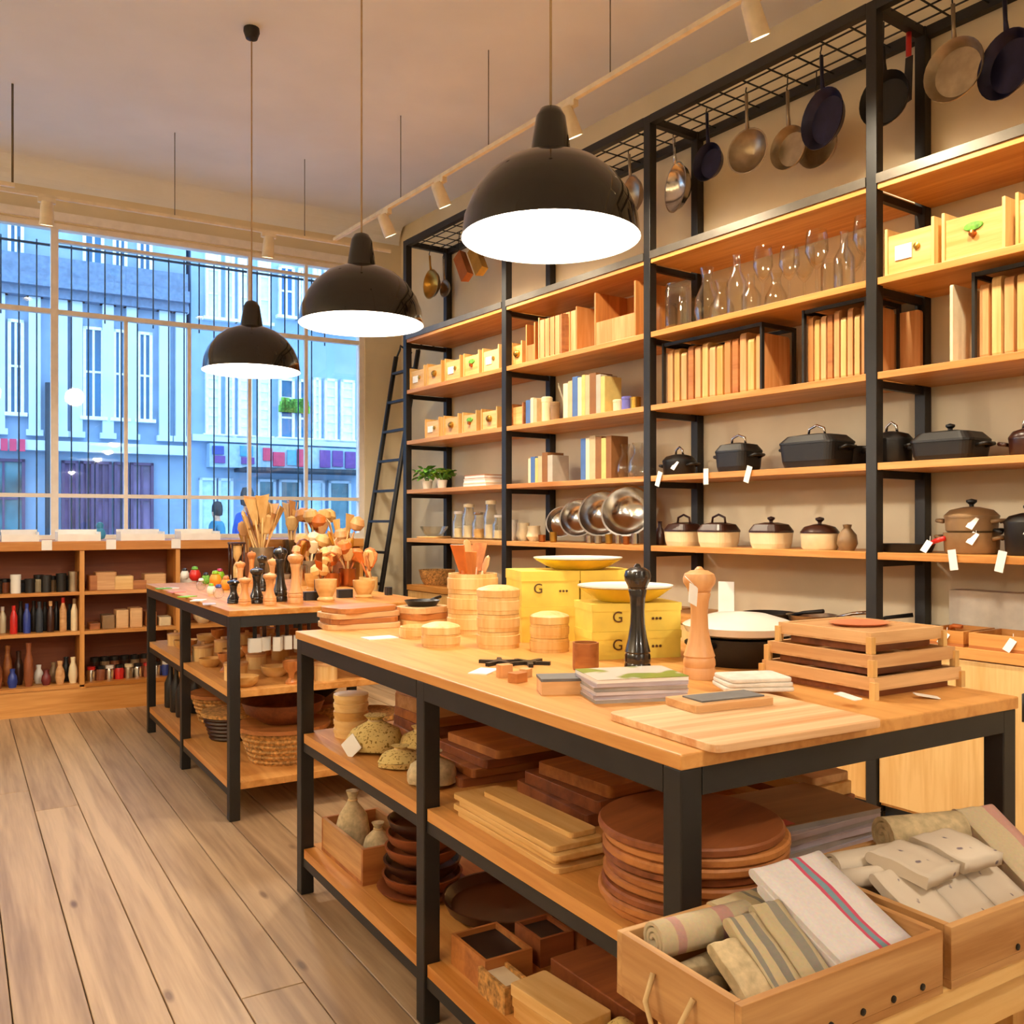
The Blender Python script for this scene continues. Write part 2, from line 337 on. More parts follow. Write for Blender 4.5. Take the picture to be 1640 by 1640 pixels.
# ------------------------------------------------------------------ street outside
rw = dict(loc=(WO[0], WO[1], 0), rz=RW)
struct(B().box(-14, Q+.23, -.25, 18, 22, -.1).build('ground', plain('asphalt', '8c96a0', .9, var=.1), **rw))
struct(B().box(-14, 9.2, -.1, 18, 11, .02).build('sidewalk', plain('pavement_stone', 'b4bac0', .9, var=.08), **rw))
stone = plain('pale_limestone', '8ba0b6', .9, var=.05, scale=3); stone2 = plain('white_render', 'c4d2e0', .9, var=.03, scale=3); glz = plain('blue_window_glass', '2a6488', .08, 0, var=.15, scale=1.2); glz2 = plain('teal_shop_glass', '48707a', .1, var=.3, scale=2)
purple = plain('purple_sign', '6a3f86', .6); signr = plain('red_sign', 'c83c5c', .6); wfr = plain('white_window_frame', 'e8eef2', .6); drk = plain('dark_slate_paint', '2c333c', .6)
OF = 11.0
def fx(px): return wx(px, OF)
def fz(px, py): return wz(px, py, OF)
def building(label, x0, x1, ztop, wmat):
    b = thing('building', label, 'building', (WO[0], WO[1], 0), RW)
    B().box(x0, OF, -.1, x1, OF+4, ztop).build('facade', wmat, b); return b
def win_part(b, x0, x1, z0, z1, rows=2, cols=2, g=glz, deep=.02, fm=wfr):
    w = B(); t = .05; o0, o1 = OF-.09, OF+.01
    w.box(x0, o0, z0, x0+t, o1, z1).box(x1-t, o0, z0, x1, o1, z1).box(x0, o0, z1-t, x1, o1, z1).box(x0-.05, o0-.06, z0-.06, x1+.05, o1, z0)
    for i in range(1, cols): x = x0+(x1-x0)*i/cols; w.box(x-.018, o0+.02, z0, x+.018, o1, z1)
    for i in range(1, rows): z = z0+(z1-z0)*i/rows; w.box(x0, o0+.03, z-.018, x1, o1-.001, z+.018)
    f = w.build('window', fm, b)
    B().box(x0+.01, OF-.035, z0, x1-.01, OF+.005, z1-.01).build('pane', g, f)
b1 = building('pale stone corner building across the street with tall windows', -9, fx(298), 8.5, stone)
for a, z in ((-40, -12), (12, 38), (132, 166), (180, 203), (219, 243)):
    win_part(b1, fx(a), fx(z), fz(150, 668), fz(150, 525), 2, 2); win_part(b1, fx(a), fx(z), fz(150, 425), fz(150, 425)+1.7, 2, 2)
for px in (-20, -2, 55, 98, 122, 172, 210, 262, 288):
    x = fx(px); B().box(x-.09, OF-.12, 2.75, x+.09, OF, 5.05).bc(.26, .16, .12, x, OF-.07, 5.05).bc(.26, .16, .1, x, OF-.07, 2.7).build('pilaster', stone2, b1)
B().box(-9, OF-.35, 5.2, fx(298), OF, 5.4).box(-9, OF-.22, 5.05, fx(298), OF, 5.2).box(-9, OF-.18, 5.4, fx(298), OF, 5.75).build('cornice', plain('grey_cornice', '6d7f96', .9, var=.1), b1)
B().box(-9, OF-.2, 2.45, fx(298), OF, 2.62).build('string_course', stone2, b1)
for a, z in ((-30, 40), (98, 125), (128, 150), (152, 178), (182, 205), (208, 245)):
    win_part(b1, fx(a), fx(z), .3, 2.3, 3, 2, glz2 if a < 0 else plain('violet_shop_glass', '6b5478', .15, var=.3, scale=2), fm=plain('plum_frame', '55405e', .6))
for k in range(3):
    x = fx(6+k*14); B().box(x-.05, OF-.25, 2.42, x+.05, OF-.2, 2.62).build('sign_block', signr, b1)
x = fx(77); B().tube([(x, OF-.2, 0), (x, OF-.2, 3.6)], .06, 8).build('drainpipe', drk, b1)
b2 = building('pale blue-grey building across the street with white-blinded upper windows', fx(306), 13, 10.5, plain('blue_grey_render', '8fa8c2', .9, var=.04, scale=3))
for a, z in ((328, 352), (360, 374), (380, 402), (412, 432), (500, 512), (518, 538), (544, 566)):
    x0, x1 = fx(a), fx(z); z0, z1 = fz(440, 700), fz(440, 600)
    win_part(b2, x0, x1, z0, z1, 7, 1, plain('pale_blind', 'e6ecf2', .5)); win_part(b2, x0, x1, fz(440, 520), fz(440, 410), 3, 1, plain('white_blind_pane', 'dde8f2', .1)); 
for a, z in ((445, 470), (476, 490)):
    win_part(b2, fx(a), fx(z), fz(440, 700), fz(440, 605), 3, 1, glz); win_part(b2, fx(a), fx(z), fz(440, 505), fz(440, 425), 2, 2, plain('deep_blue_pane', '25649c', .1))
    bb = B()
    for k in range(26):
        x = RN.uniform(fx(a), fx(z)); h = RN.uniform(.12, .3); bb.bc(.07, .05, h, x, OF-.14, 3.35)
    bb.build('window_box_leaves', green, b2)
B().box(fx(306), OF-.15, fz(440, 712), 13, OF, fz(440, 702)).build('string_course', stone2, b2)
B().box(fx(330), OF-.3, fz(440, 752), fx(570), OF, fz(440, 716)).build('sign_board', plain('pale_blue_fascia', '9ab4c8', .6), b2)
for a, z, y0, y1, mt in ((334, 352, 733, 720, blue), (336, 354, 746, 735, purple), (378, 398, 734, 718, plain('sky_blue_sign', '3f8fd0', .5)), (380, 400, 746, 736, purple), (414, 428, 740, 720, signr), (430, 448, 748, 726, signr), (452, 466, 746, 722, plain('teal_sign', '3f96b4', .5)), (468, 482, 748, 720, signr), (504, 520, 748, 720, purple), (524, 540, 746, 720, purple), (544, 560, 748, 721, purple)):
    B().box(fx(a), OF-.34, fz(440, y0), fx(z), OF-.3, fz(440, y1)).build('sign_letter', mt, b2)
B().box(fx(375), OF-.9, fz(440, 758), fx(575), OF, fz(440, 753)).build('canopy', drk, b2)
for a, z in ((318, 345), (348, 372), (410, 440), (445, 480), (486, 518), (524, 560)): win_part(b2, fx(a), fx(z), .25, fz(440, 768), 1, 1, glz2 if a % 3 else plain('bright_shop_glass', 'b6d4dc', .1), fm=stone2)
b2r = struct(B().box(-14, OF+7, -.1, 20, OF+8, 4).build('wall_far', stone, **rw))
# two pedestrians on the pavement
def person(label, px, dist_o, hgt, coat, hairm, face_l, skirt=False):
    x = wx(px, dist_o); p = W(x, dist_o); t = thing('person', label, 'person', (p[0], p[1], -.09), RW+face_l)
    k = hgt/1.75
    V = [(0, 0, .95), (0, .01, 1.15), (0, 0, 1.38), (0, .01, 1.5), (0, -.02, 1.6), (0, -.02, 1.72),
         (-.17, 0, 1.4), (-.22, .03, 1.14), (-.2, -.08, .92), (-.2, -.1, .84), (.17, 0, 1.4), (.22, .04, 1.14), (.21, -.04, .9), (.21, -.06, .82),
         (-.1, 0, .92), (-.11, -.08, .5), (-.1, .02, .1), (-.1, -.12, .04), (.1, 0, .92), (.11, .05, .5), (.11, .16, .12), (.11, .06, .05)]
    E = [(0, 1), (1, 2), (2, 3), (3, 4), (4, 5), (2, 6), (6, 7), (7, 8), (8, 9), (2, 10), (10, 11), (11, 12), (12, 13), (0, 14), (14, 15), (15, 16), (16, 17), (0, 18), (18, 19), (19, 20), (20, 21)]
    rr = [.13, .12, .13, .055, .085, .08, .06, .045, .033, .03, .06, .045, .033, .03, .085, .06, .042, .035, .085, .06, .042, .035]
    def skin(name, vs, es, rs, mat, root):
        me = bpy.data.meshes.new(name); me.from_pydata([tuple(c*k for c in v) for v in vs], es, []); o = bpy.data.objects.new(name, me); col.objects.link(o); o.parent = t
        me.materials.append(mat); md = o.modifiers.new('skin', 'SKIN'); me.skin_vertices.new() if not me.skin_vertices else None
        for i, r in enumerate(rs): d = me.skin_vertices[0].data[i]; d.radius = (r*k, r*k); d.use_root = (i == root)
        sb = o.modifiers.new('smooth', 'SUBSURF'); sb.levels = 2; sb.render_levels = 2; return o
    skin('body', V, E, rr, plain('skin_tone', 'c99a7c', .6), 0)
    skin('coat', [(0, 0, .72), (0, 0, .95), (0, .01, 1.15), (0, 0, 1.38), (0, .01, 1.47), (-.17, 0, 1.4), (-.22, .03, 1.14), (-.2, -.07, .95), (.17, 0, 1.4), (.22, .04, 1.14), (.21, -.03, .93)], [(0, 1), (1, 2), (2, 3), (3, 4), (3, 5), (5, 6), (6, 7), (3, 8), (8, 9), (9, 10)], [.2, .17, .155, .165, .075, .08, .065, .052, .08, .065, .052], coat, 1)
    skin('trousers', [(0, 0, .93), (-.1, 0, .88), (-.11, -.08, .5), (-.1, .02, .14), (.1, 0, .88), (.11, .05, .5), (.11, .16, .16)], [(0, 1), (1, 2), (2, 3), (0, 4), (4, 5), (5, 6)], [.13, .1, .072, .055, .1, .072, .055], drk, 0)
    B().lathe([(0, .2), (.07, .18), (.1, .1), (.105, 0), (.095, -.08), (.05, -.1)], 16, 0, .012, 1.665).xf(Matrix.Scale(k, 4)).build('hair', hairm, t)
person('pedestrian in a blue coat with dark hair on the far pavement', 397, 7.6, 1.76, plain('blue_coat', '2a4f9e', .8), black, rad(120))
person('small distant pedestrian in a teal jacket walking past the shopfront', 347, 10.2, 1.6, plain('teal_jacket', '3c7c94', .8), black, rad(-80))
# ================================================================== furniture
# wall shelving: black steel frame, oak boards, wire grid on top
sh = thing('steel_shelving', 'tall black steel shelving with oak boards along the right wall', 'shelving', (SO[0], SO[1], 0), RS)
PX = [-3*BAY, -2*BAY, -BAY, 0, BAY]; P = .05
for x in PX:
    for y in (0, DEP): B().box(x-P/2, y, 0, x+P/2, y+P, TOPZ).build('post', steel_b, sh, bev=.003)
    for lv, z in LV.items():
        if lv: B().box(x-.012, P, z-.062, x+.012, DEP, z-.03).build('bracket', steel_b, sh)
    B().box(x-.018, P, TOPZ-.04, x+.018, DEP, TOPZ).build('top_tie', steel_b, sh)
for a, b in zip(PX[:-1], PX[1:]):
    for lv, z in LV.items():
        if lv == 0: continue
        B().box(a+P/2+.002, .004, z-.03, b-P/2-.002, DEP+.045, z).build('shelf_board', oak, sh, bev=.002)
    B().box(a+P/2, -.004, LV[5]-.006, b-P/2, .03, LV[5]+.034).build('front_rail', steel_g, sh)
    B().box(a+P/2, 0, TOPZ-.045, b-P/2, .04, TOPZ).build('top_beam', steel_b, sh); B().box(a+P/2, DEP+.01, TOPZ-.045, b-P/2, DEP+.05, TOPZ).build('top_beam', steel_b, sh)
    g = B()
    for k in range(1, 4): y = .02+DEP*k/4; g.box(a+P/2, y-.003, TOPZ-.02, b-P/2, y+.003, TOPZ-.014)
    for k in range(1, 9): x = a+(b-a)*k/9; g.box(x-.003, .04, TOPZ-.026, x+.003, DEP+.012, TOPZ-.02)
    o = g.build('wire_grid', steel_b, sh); o['kind'] = 'stuff'
# base cabinets under the shelving, one for each bay, and the oak worktop that runs over them
nm = ['far', 'second', 'third', 'near']
for i, (a, b) in enumerate(zip(PX[:-1], PX[1:])):
    c = thing('base_cabinet', f'pale oak two-door base cabinet under the {nm[i]} shelving bay', 'cabinet', (*S((a+b)/2, 0), 0), RS, 'base cabinets under the wall shelving')
    w = BAY-P-.006; h = LV[0]-.04
    B().box(-w/2, .03, .06, w/2, WALLT-.004, h).build('body', pinez, c); B().box(-w/2, .06, 0, w/2, WALLT-.01, .06).build('plinth', drk, c)
    for s in (-1, 1):
        d = B().box(min(0, s*(w/2))+.004, .01, .075, max(0, s*w/2)-.004, .03, h-.006).build('door', pinez, c, bev=.002)
        B().tube([(s*.05, .01, h-.2), (s*.05, -.012, h-.2), (s*.05, -.012, h-.1), (s*.05, .01, h-.1)], .005, 6).build('handle', steel_b, d)
    top = B().box(-w/2, .004, 0, w/2, WALLT-.004, .04).build('worktop_board', oak, None, (*S((a+b)/2, 0), h), RS)
    tag(top, f'oak worktop board over the base cabinet of the {nm[i]} bay', 'worktop', 'oak worktop boards under the shelving')
# low cabinet under the window
cb = thing('window_cabinet', 'low open oak cabinet running under the shop window', 'cabinet', (WO[0], WO[1], 0), RW)
CL, CR = -2.4, 2.42; ups = [-2.385, -1.78, -1.18, -.1-.02, .47, 1.07, 1.72, 2.405]
for x in ups: B().box(x-.014, 0, .18, x+.014, .34, 1.06).build('upright', oakz, cb)
B().box(CL, -.015, 1.06, CR, WOFF-.003, 1.12).build('worktop', oak, cb, bev=.004)
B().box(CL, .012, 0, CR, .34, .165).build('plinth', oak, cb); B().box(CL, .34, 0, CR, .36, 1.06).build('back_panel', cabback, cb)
for a, b in zip(ups[:-1], ups[1:]):
    for z in (.185, .53, .79): B().box(a+.014, .004, z-.022, b-.014, .34, z).build('shelf_board', oak, cb)
# tables
def table(n, label):
    t = thing('display_table', label, 'table', (n[0], n[1], 0), RT)
    B().box(0, 0, TH-.026, TW, TLN, TH).build('tabletop', oaky, t, bev=.003)
    L = .045
    for x in (.004, TW-L-.004):
        for y in (.004, TLN/2-L/2, TLN-L-.004): B().box(x, y, 0, x+L, y+L, TH-.026).build('leg', steel_b, t, bev=.003)
        for y0, y1 in ((.049, TLN/2-L/2), (TLN/2+L/2, TLN-L-.004)): B().box(x, y0, TH-.072, x+L, y1, TH-.026).build('side_beam', steel_b, t)
    for y in (.004, TLN-L-.004): B().box(L+.004, y, TH-.072, TW-L-.004, y+L, TH-.026).build('end_beam', steel_b, t)
    for z, nm_ in ((.54, 'middle_shelf'), (.155, 'bottom_shelf')):
        B().box(.053, .02, z-.03, TW-.053, TLN-.02, z).build(nm_, oaky, t, bev=.002)
        for x in (.012, TW-.049): B().box(x, .05, z-.06, x+.037, TLN-.05, z-.031).build('shelf_bearer', steel_b, t)
        B().box(.012, .052, z-.03, .053, TLN/2-.026, z).box(.012, TLN/2+.026, z-.03, .053, TLN-.055, z).build('shelf_edge', oaky, t)
    return t
table(T1, 'oak-topped display table with black steel legs nearest the camera')
table(T2, 'oak-topped display table with black steel legs closer to the window')
# ladder in the corner
ld = thing('ladder', 'narrow black ladder leaning in the corner beside the shelving', 'ladder', (*S(-4.49, -.2), 0), RS)
def lt(z): return z*.174
for s in (-.19, .19): B().tube([(s, lt(.02), .02), (s, lt(2.65), 2.65)], .021, 8).build('rail', steel_b, ld)
for k in range(10):
    z = .25+k*.25; B().box(-.19, lt(z)-.018, z-.01, .19, lt(z)+.018, z+.01).build('rung', steel_b, ld)
for s in (-.19, .19): B().tube([(s, lt(2.62), 2.62), (s, lt(2.7)+.03, 2.72), (s, .5, 2.75), (s, .612, 2.7)], .009, 6).build('hook', steel_b, ld)
# ------------------------------------------------------------------ pendant lamps
D = .5; RL = D/2
prof_o = [(.05, .235), (.09, .226), (.14, .203), (.185, .165), (.22, .115), (.242, .06), (.25, 0)]
prof_i = [(.246, .002), (.237, .06), (.215, .113), (.181, .161), (.137, .198), (.088, .221), (.0, .229)]
bulbm = emit('lit_bulb', (1, .88, .68), 30)
def pendant(x, y, z, label, ball=False):
    t = thing('pendant_lamp', label, 'lamp', (x, y, z), 0, 'pendant lamps over the tables')
    B().lathe(prof_o[::-1], 48).build('shade', enamel, t)
    sh_ = t.children[0]
    o = sh_
    me = B(); 
    # replace the capped lathe by an open dome with a white lining
    n = 48; P_ = prof_o[::-1]; vs = []; fs = []; m = len(P_)
    for i in range(n):
        a = 2*math.pi*i/n
        for r, h in P_: vs.append((r*math.cos(a), r*math.sin(a), h))
    for i in range(n):
        j = (i+1) % n
        for k in range(m-1): fs.append((i*m+k, j*m+k, j*m+k+1, i*m+k+1))
    me.add(vs, fs, True); o.data = me.mesh('shade'); o.data.materials.append(enamel)
    me = B(); P_ = prof_i; m = len(P_); vs = []; fs = []
    for i in range(n):
        a = 2*math.pi*i/n
        for r, h in P_: vs.append((r*math.cos(a), r*math.sin(a), h))
    for i in range(n):
        j = (i+1) % n
        for k in range(m-1): fs.append((i*m+k, i*m+k+1, j*m+k+1, j*m+k))
    # rim ring
    for i in range(n):
        a = 2*math.pi*i/n; vs.append((.25*math.cos(a), .25*math.sin(a), 0))
    for i in range(n):
        j = (i+1) % n; fs.append((i*m, j*m, n*m+j, n*m+i))
    me.add(vs, fs, True); me.build('lining', enwhite, o)
    B().lathe([(.06, .22), (.056, .25), (.042, .34), (.03, .362), (.012, .37), (.004, .372)], 20).build('neck', enamel, t)
    b = B().lathe([(0, .06), (.03, .07), (.042, .1), (.036, .135), (.02, .16), (.018, .2), (0, .2)], 16).build('bulb', bulbm, t)
    top = CEIL
    B().tube([(0, 0, .37), (0, 0, top-z-.005)], .004, 6).build('cable', plain('tan_cable', 'b89c78', .7), t)
    if ball: B().lathe([(0, -.07), (.03, -.055), (.042, -.02), (.04, .0)], 16, 0, 0, top-z).build('ceiling_rose', steel_b, t)
    ldat = bpy.data.lights.new('bulb_light', 'POINT'); ldat.energy = LAMP_W; ldat.color = (1, .90, .76); ldat.shadow_soft_size = .05
    lo = bpy.data.objects.new('bulb_light', ldat); col.objects.link(lo); lo.parent = t; lo.location = (0, 0, .03)
    return t
for px, wpx, zc, lab, bl in ((882, 286, 383, 'black dome pendant lamp nearest the camera, hanging over the near table', True), (579, 198, 520, 'middle black dome pendant lamp between the two tables', True), (403, 153, 595, 'farthest black dome pendant lamp over the table by the window', True)):
    Y = F*D/wpx; pendant((px-CX)/F*Y, Y, H+(CY-zc)/F*Y, lab, bl)
# unseen pendants added for fill light, around the camera and to the left
for i, (x, y) in enumerate(((1.35, .65), (-2.9, 3.3), (-1.7, .9), (2.2, -.9), (-.6, -1.0))):
    pendant(x, y, 2.06 if i else 2.2, f"added black dome pendant lamp out of view, {['over the linen crates', 'over the left aisle', 'left of the photographer', 'behind the near bench', 'behind the photographer'][i]}")
# ------------------------------------------------------------------ ceiling tracks with spot heads
trm = plain('cream_track', 'e6d8bc', .5); 
tr = thing('light_track', 'cream lighting track hung in front of the shelving', 'light track', (*S(0, -.66), 0), RS)
TZ = 3.28
B().box(-3.9, -.012, TZ, 2.6, .012, TZ+.022).build('rail', trm, tr)
for x in (-2.9, -1.9, -.9, .1, 1.1, 2.1): B().tube([(x, 0, TZ+.02), (x, 0, CEIL)], .003, 5).build('hanging_wire', steel_g, tr)
spl = emit('lit_spot', (1, .85, .6), 40)
def spot(parent_o, ang, x, aim, label, group, tz=TZ, watt=SPOT_W, size=115, soft=.05):
    p = fr(parent_o, ang, x, 0); t = thing('track_spot', label, 'spotlight', (p[0], p[1], tz), ang, group)
    B().bc(.1, .03, .03, 0, 0, -.03).build('adapter', trm, t)
    d = Vector(aim); d.normalize(); q = d.to_track_quat('-Z', 'Y').to_matrix().to_4x4()
    bo = B().lathe([(.0, .07), (.03, .068), (.036, .05), (.042, -.06), (.042, -.075), (.036, -.075), (.034, -.05), (0, -.05)], 16).xf(TR(0, 0, -.09) @ q).build('spot_head', trm, t)
    B().lathe([(.033, -.049), (.033, -.055), (0, -.055)], 14).xf(TR(0, 0, -.09) @ q).build('lens', spl, t)
    l = bpy.data.lights.new('spot_light', 'SPOT'); l.energy = watt; l.color = WARM; l.spot_size = rad(size); l.spot_blend = .6; l.shadow_soft_size = soft
    o = bpy.data.objects.new('spot_light', l); col.objects.link(o); o.parent = t; o.location = Vector((0, 0, -.09))+d*.09; o.rotation_mode = 'QUATERNION'; o.rotation_quaternion = d.to_track_quat('-Z', 'Y')
    return t
so = S(0, -.66)
for i, px in enumerate((705, 912, 1208)):
    x = sx(px, -.66); spot(so, RS, x, (0, .5, -1), f"cream spotlight on the shelving track, {('farthest from', 'midway along', 'nearest to')[i]} {('the photographer, above the ladder end', 'it beside the near pendant lamp', 'the camera above the hanging pans')[i]}", 'spotlights on the shelving track')
for i, x in enumerate((-3.1, .95, 1.9)):
    spot(so, RS, x, (0, .5, -1), ('cream spotlight on the shelving track hidden by lamps', 'cream spotlight on the shelving track beyond the right edge', 'cream spotlight on the shelving track behind the photographer')[i], 'spotlights on the shelving track')
wo = W(0, -.22)
tr2 = thing('light_track', 'slim cream lighting track hung in front of the window wall', 'light track', (wo[0], wo[1], 0), RW)
B().box(-2.4, -.01, 3.26, 2.55, .01, 3.28).build('rail', trm, tr2)
for px in (280, 488, -150): x = wx(px, -.22); B().tube([(x, 0, 3.28), (x, 0, CEIL)], .003, 5).build('hanging_wire', steel_g, tr2)
for i, px in enumerate((75, 430)):
    spot(wo, RW, wx(px, -.22), (0, .25, -1), f'cream spotlight on the window track, {("left", "right")[i]} of the pair', 'spotlights on the window track', 3.26, 25, 80)
# unseen track added to bounce light off the left wall onto the ceiling
lo_ = (PB[0]+.9*dW[0]+1.0*math.sin(AW), PB[1]+.9*dW[1]-1.0*math.cos(AW)); la = AW-math.pi/2
tr4 = thing('light_track', 'added cream lighting track along the left wall out of view', 'light track', (lo_[0], lo_[1], 0), la)
B().box(-.3, -.01, 3.26, 6.2, .01, 3.28).build('rail', trm, tr4)
for x in (0, 2, 4, 6): B().tube([(x, 0, 3.28), (x, 0, CEIL)], .003, 5).build('hanging_wire', steel_g, tr4)
for i, x in enumerate((.3, 2.1, 3.9, 5.7)): spot(lo_, la, x, (0, -1, -.25), f'added cream wall-washing spotlight of the left wall track, {nth(i, 4)}', 'added spotlights on the left wall track', 3.26, 240, 120)
bo_ = (-.9, -.95)  # unseen track added for front light and highlights on the lamp shades
tr5 = thing('light_track', 'added unseen cream lighting track behind the photographer', 'light track', (bo_[0], bo_[1], 0), RT)
B().box(-1.2, -.01, 3.26, 3.0, .01, 3.28).build('rail', trm, tr5)
for x in (-1, 1, 2.8): B().tube([(x, 0, 3.28), (x, 0, CEIL)], .003, 5).build('hanging_wire', steel_g, tr5)
for i, x in enumerate((-.9, .5, 1.5, 2.6)): spot(bo_, RT, x, (0, 1, -.62), f'added cream spotlight on the track behind the photographer, {nth(i, 4)}', 'added spotlights behind the photographer', 3.26, 50, 70, .13)
pr = W(wx(20, -.45), -.45)
tr3 = thing('light_track', 'short drop rod and track end hanging at the far left', 'light track', (pr[0], pr[1], 0), RW)
B().tube([(0, 0, 3.24), (0, 0, CEIL)], .007, 6).build('drop_rod', plain('dull_brass_rod', '6d604c', .5, .5), tr3); B().box(-1.6, -.012, 3.22, .012, .012, 3.245).build('rail', trm, tr3)
# ================================================================== kinds of goods
def one(name, bb, mat, label, cat, loc, rz=0, group=None, bev=0): return tag(bb.build(name, mat, None, loc, rz, bev), label, cat, group)
def turned(name, label, cat, loc, parts, rz=0, group=None, n=20):
    if len(parts) == 1: return one(name, B().lathe(parts[0][1], n), parts[0][2], label, cat, loc, rz, group)
    t = thing(name, label, cat, loc, rz, group)
    for p in parts: B().lathe(p[1], n).build(p[0], p[2], t)
    return t
def sp(prof, r, h): return [(a*r, b*h) for a, b in prof]
def shelf(px, lv, t, dz=0): return (*S(sx(px, t), t), LV[lv]+dz)
def wpx(a, b, t): return sx(b, t)-sx(a, t)
def wood_box(label, px0, px1, lv, h, t0=.03, d=.26, mark=None, group=None, mat=None, wide=None):
    w = wide or wpx(px0, px1, t0); mat = mat or pine
    x = (sx(px0, t0)+sx(px1, t0))/2
    o = thing('wooden_box', label, 'box', (*S(x, t0), LV[lv]), RS, group); k = .012
    B().box(-w/2, 0, 0, w/2, d, .01).box(-w/2, d-k, .01, w/2, d, h).box(-w/2, 0, .01, -w/2+k, d-k, h).box(w/2-k, 0, .01, w/2, d-k, h).build('body', mat, o)
    B().box(-w/2+k+.001, .006, .01, w/2-k-.001, .016, h*.84).build('front_panel', pine, o)
    if mark == 'cup': B().lathe([(.03, 0), (.028, .012), (.016, .022), (0, .024)], 14, sy=.8).xf(TR(0, .006, h*.5) @ RX(rad(90))).build('cup_handle', brass, o)
    if mark == 'tag': B().bc(w*.34, .004, h*.3, -w*.12, .003, h*.3).build('label_plate', paper, o); B().lathe([(.014, 0), (.014, .008), (0, .012)], 10).xf(TR(w*.15, .006, h*.5) @ RX(rad(90))).build('knob', brass, o)
    if mark == 'leaf': B().lathe([(.04, 0), (.036, .006), (0, .008)], 14, sy=.45).xf(TR(0, .006, h*.6) @ RX(rad(90))).build('emblem', green, o); B().lathe([(.014, 0), (.012, .016), (0, .02)], 10).xf(TR(0, .006, h*.45) @ RX(rad(90))).build('knob', copper, o)
    return o
def book(label, x, lv, w, h, d, cov, t0=.05, group=None, z=None):
    o = thing('book', label, 'book', (*S(x, t0), LV[lv] if z is None else z), RS, group)
    B().box(0, 0, 0, .004, d, h).box(w-.004, 0, 0, w, d, h).box(.004, 0, 0, w-.004, .004, h).build('cover', cov, o)
    B().box(.0045, .0045, .004, w-.0045, d-.006, h-.005).build('pages', paper, o); return o
def pot(label, loc, r, h, mat, rz=0, oval=1.0, lid=True, loop=True, ears=True, group=None, knobm=None, lidm=None, name='cooking_pot', cat='pot', tagged=False):
    o = thing(name, label, cat, loc, rz, group); lidm = lidm or mat
    B().lathe([(r*.86, 0), (r*.95, h*.12), (r, h), (r*.96, h), (r*.9, h*.15), (0, h*.12)], 28, sy=oval).build('body', mat, o)
    if lid:
        l = B().lathe([(r*1.02, h), (r*1.02, h+.008), (r*.8, h+.03), (r*.3, h+.042), (0, h+.044)], 28, sy=oval).build('lid', lidm, o)
        if loop: B().tube([(-.03*r/.1, 0, h+.04), (-.026*r/.1, 0, h+.066), (0, 0, h+.082), (.026*r/.1, 0, h+.066), (.03*r/.1, 0, h+.04)], .006, 7).build('handle', knobm or inox, l)
        else: B().lathe([(.008, h+.04), (.009, h+.052), (.02, h+.062), (.02, h+.07), (0, h+.076)], 14).build('knob', knobm or lidm, l)
    if ears:
        for s in (-1, 1): B().tube([(s*r*.97, -.035, h*.72), (s*(r+.028), -.03, h*.8), (s*(r+.028), .03, h*.8), (s*r*.97, .035, h*.72)], .008, 7).build('side_handle', mat, o)
    if tagged: price_tag_part(o, r*.6, -r*oval*.8, h)
    return o
def price_tag_part(o, x, y, z):
    b = B().add([(-.014, 0, 0), (.014, 0, 0), (.014, 0, -.05), (-.014, 0, -.05), (-.014, .001, 0), (.014, .001, 0), (.014, .001, -.05), (-.014, .001, -.05)], [(0, 3, 2, 1), (4, 5, 6, 7), (0, 1, 5, 4), (1, 2, 6, 5), (2, 3, 7, 6), (3, 0, 4, 7)]).xf(TR(x, y, z) @ RY(rad(25)) @ RX(rad(-20)))
    b.tube([(x, y, z), (x-.01, y+.02, z+.02)], .001, 4); b.build('price_tag', paper, o)
def rect_pot(label, loc, w, d, h, mat, lidm, rz=0, group=None, loop=True, name='roasting_pan', cat='pan', ears=True):
    o = thing(name, label, cat, loc, rz, group)
    def lay(bb, s, z): return [(x*s, y*s, z) for x, y in rrect(w, d, .04)]
    bb = B(); rings = [lay(bb, .86, 0), lay(bb, .94, h*.3), lay(bb, 1, h), lay(bb, .95, h), lay(bb, .88, h*.25)]; n = len(rings[0])
    bb.add([p for r_ in rings for p in r_], [(k*n+i, k*n+(i+1) % n, (k+1)*n+(i+1) % n, (k+1)*n+i) for k in range(4) for i in range(n)]+[tuple(range(n))[::-1], tuple(4*n+i for i in range(n))], False); bb.build('body', mat, o)
    bb = B(); rings = [lay(bb, 1.02, h+.001), lay(bb, 1.02, h+.01), lay(bb, .8, h+.04), lay(bb, .3, h+.05)]
    bb.add([p for r_ in rings for p in r_], [(k*n+i, k*n+(i+1) % n, (k+1)*n+(i+1) % n, (k+1)*n+i) for k in range(3) for i in range(n)]+[tuple(range(n))[::-1], tuple(3*n+i for i in range(n))], False); l = bb.build('lid', lidm, o)
    if loop: B().tube([(-.045, 0, h+.045), (-.04, 0, h+.075), (0, 0, h+.09), (.04, 0, h+.075), (.045, 0, h+.045)], .006, 7).build('handle', inox if loop != 2 else lidm, l)
    else: B().lathe([(.008, h+.045), (.009, h+.058), (.018, h+.066), (.018, h+.074), (0, h+.08)], 14).build('knob', lidm, l)
    if ears:
        for s in (-1, 1): B().tube([(s*w*.48, -.04, h*.75), (s*(w/2+.03), -.035, h*.85), (s*(w/2+.03), .035, h*.85), (s*w*.48, .04, h*.75)], .008, 7).build('side_handle', mat, o)
    return o
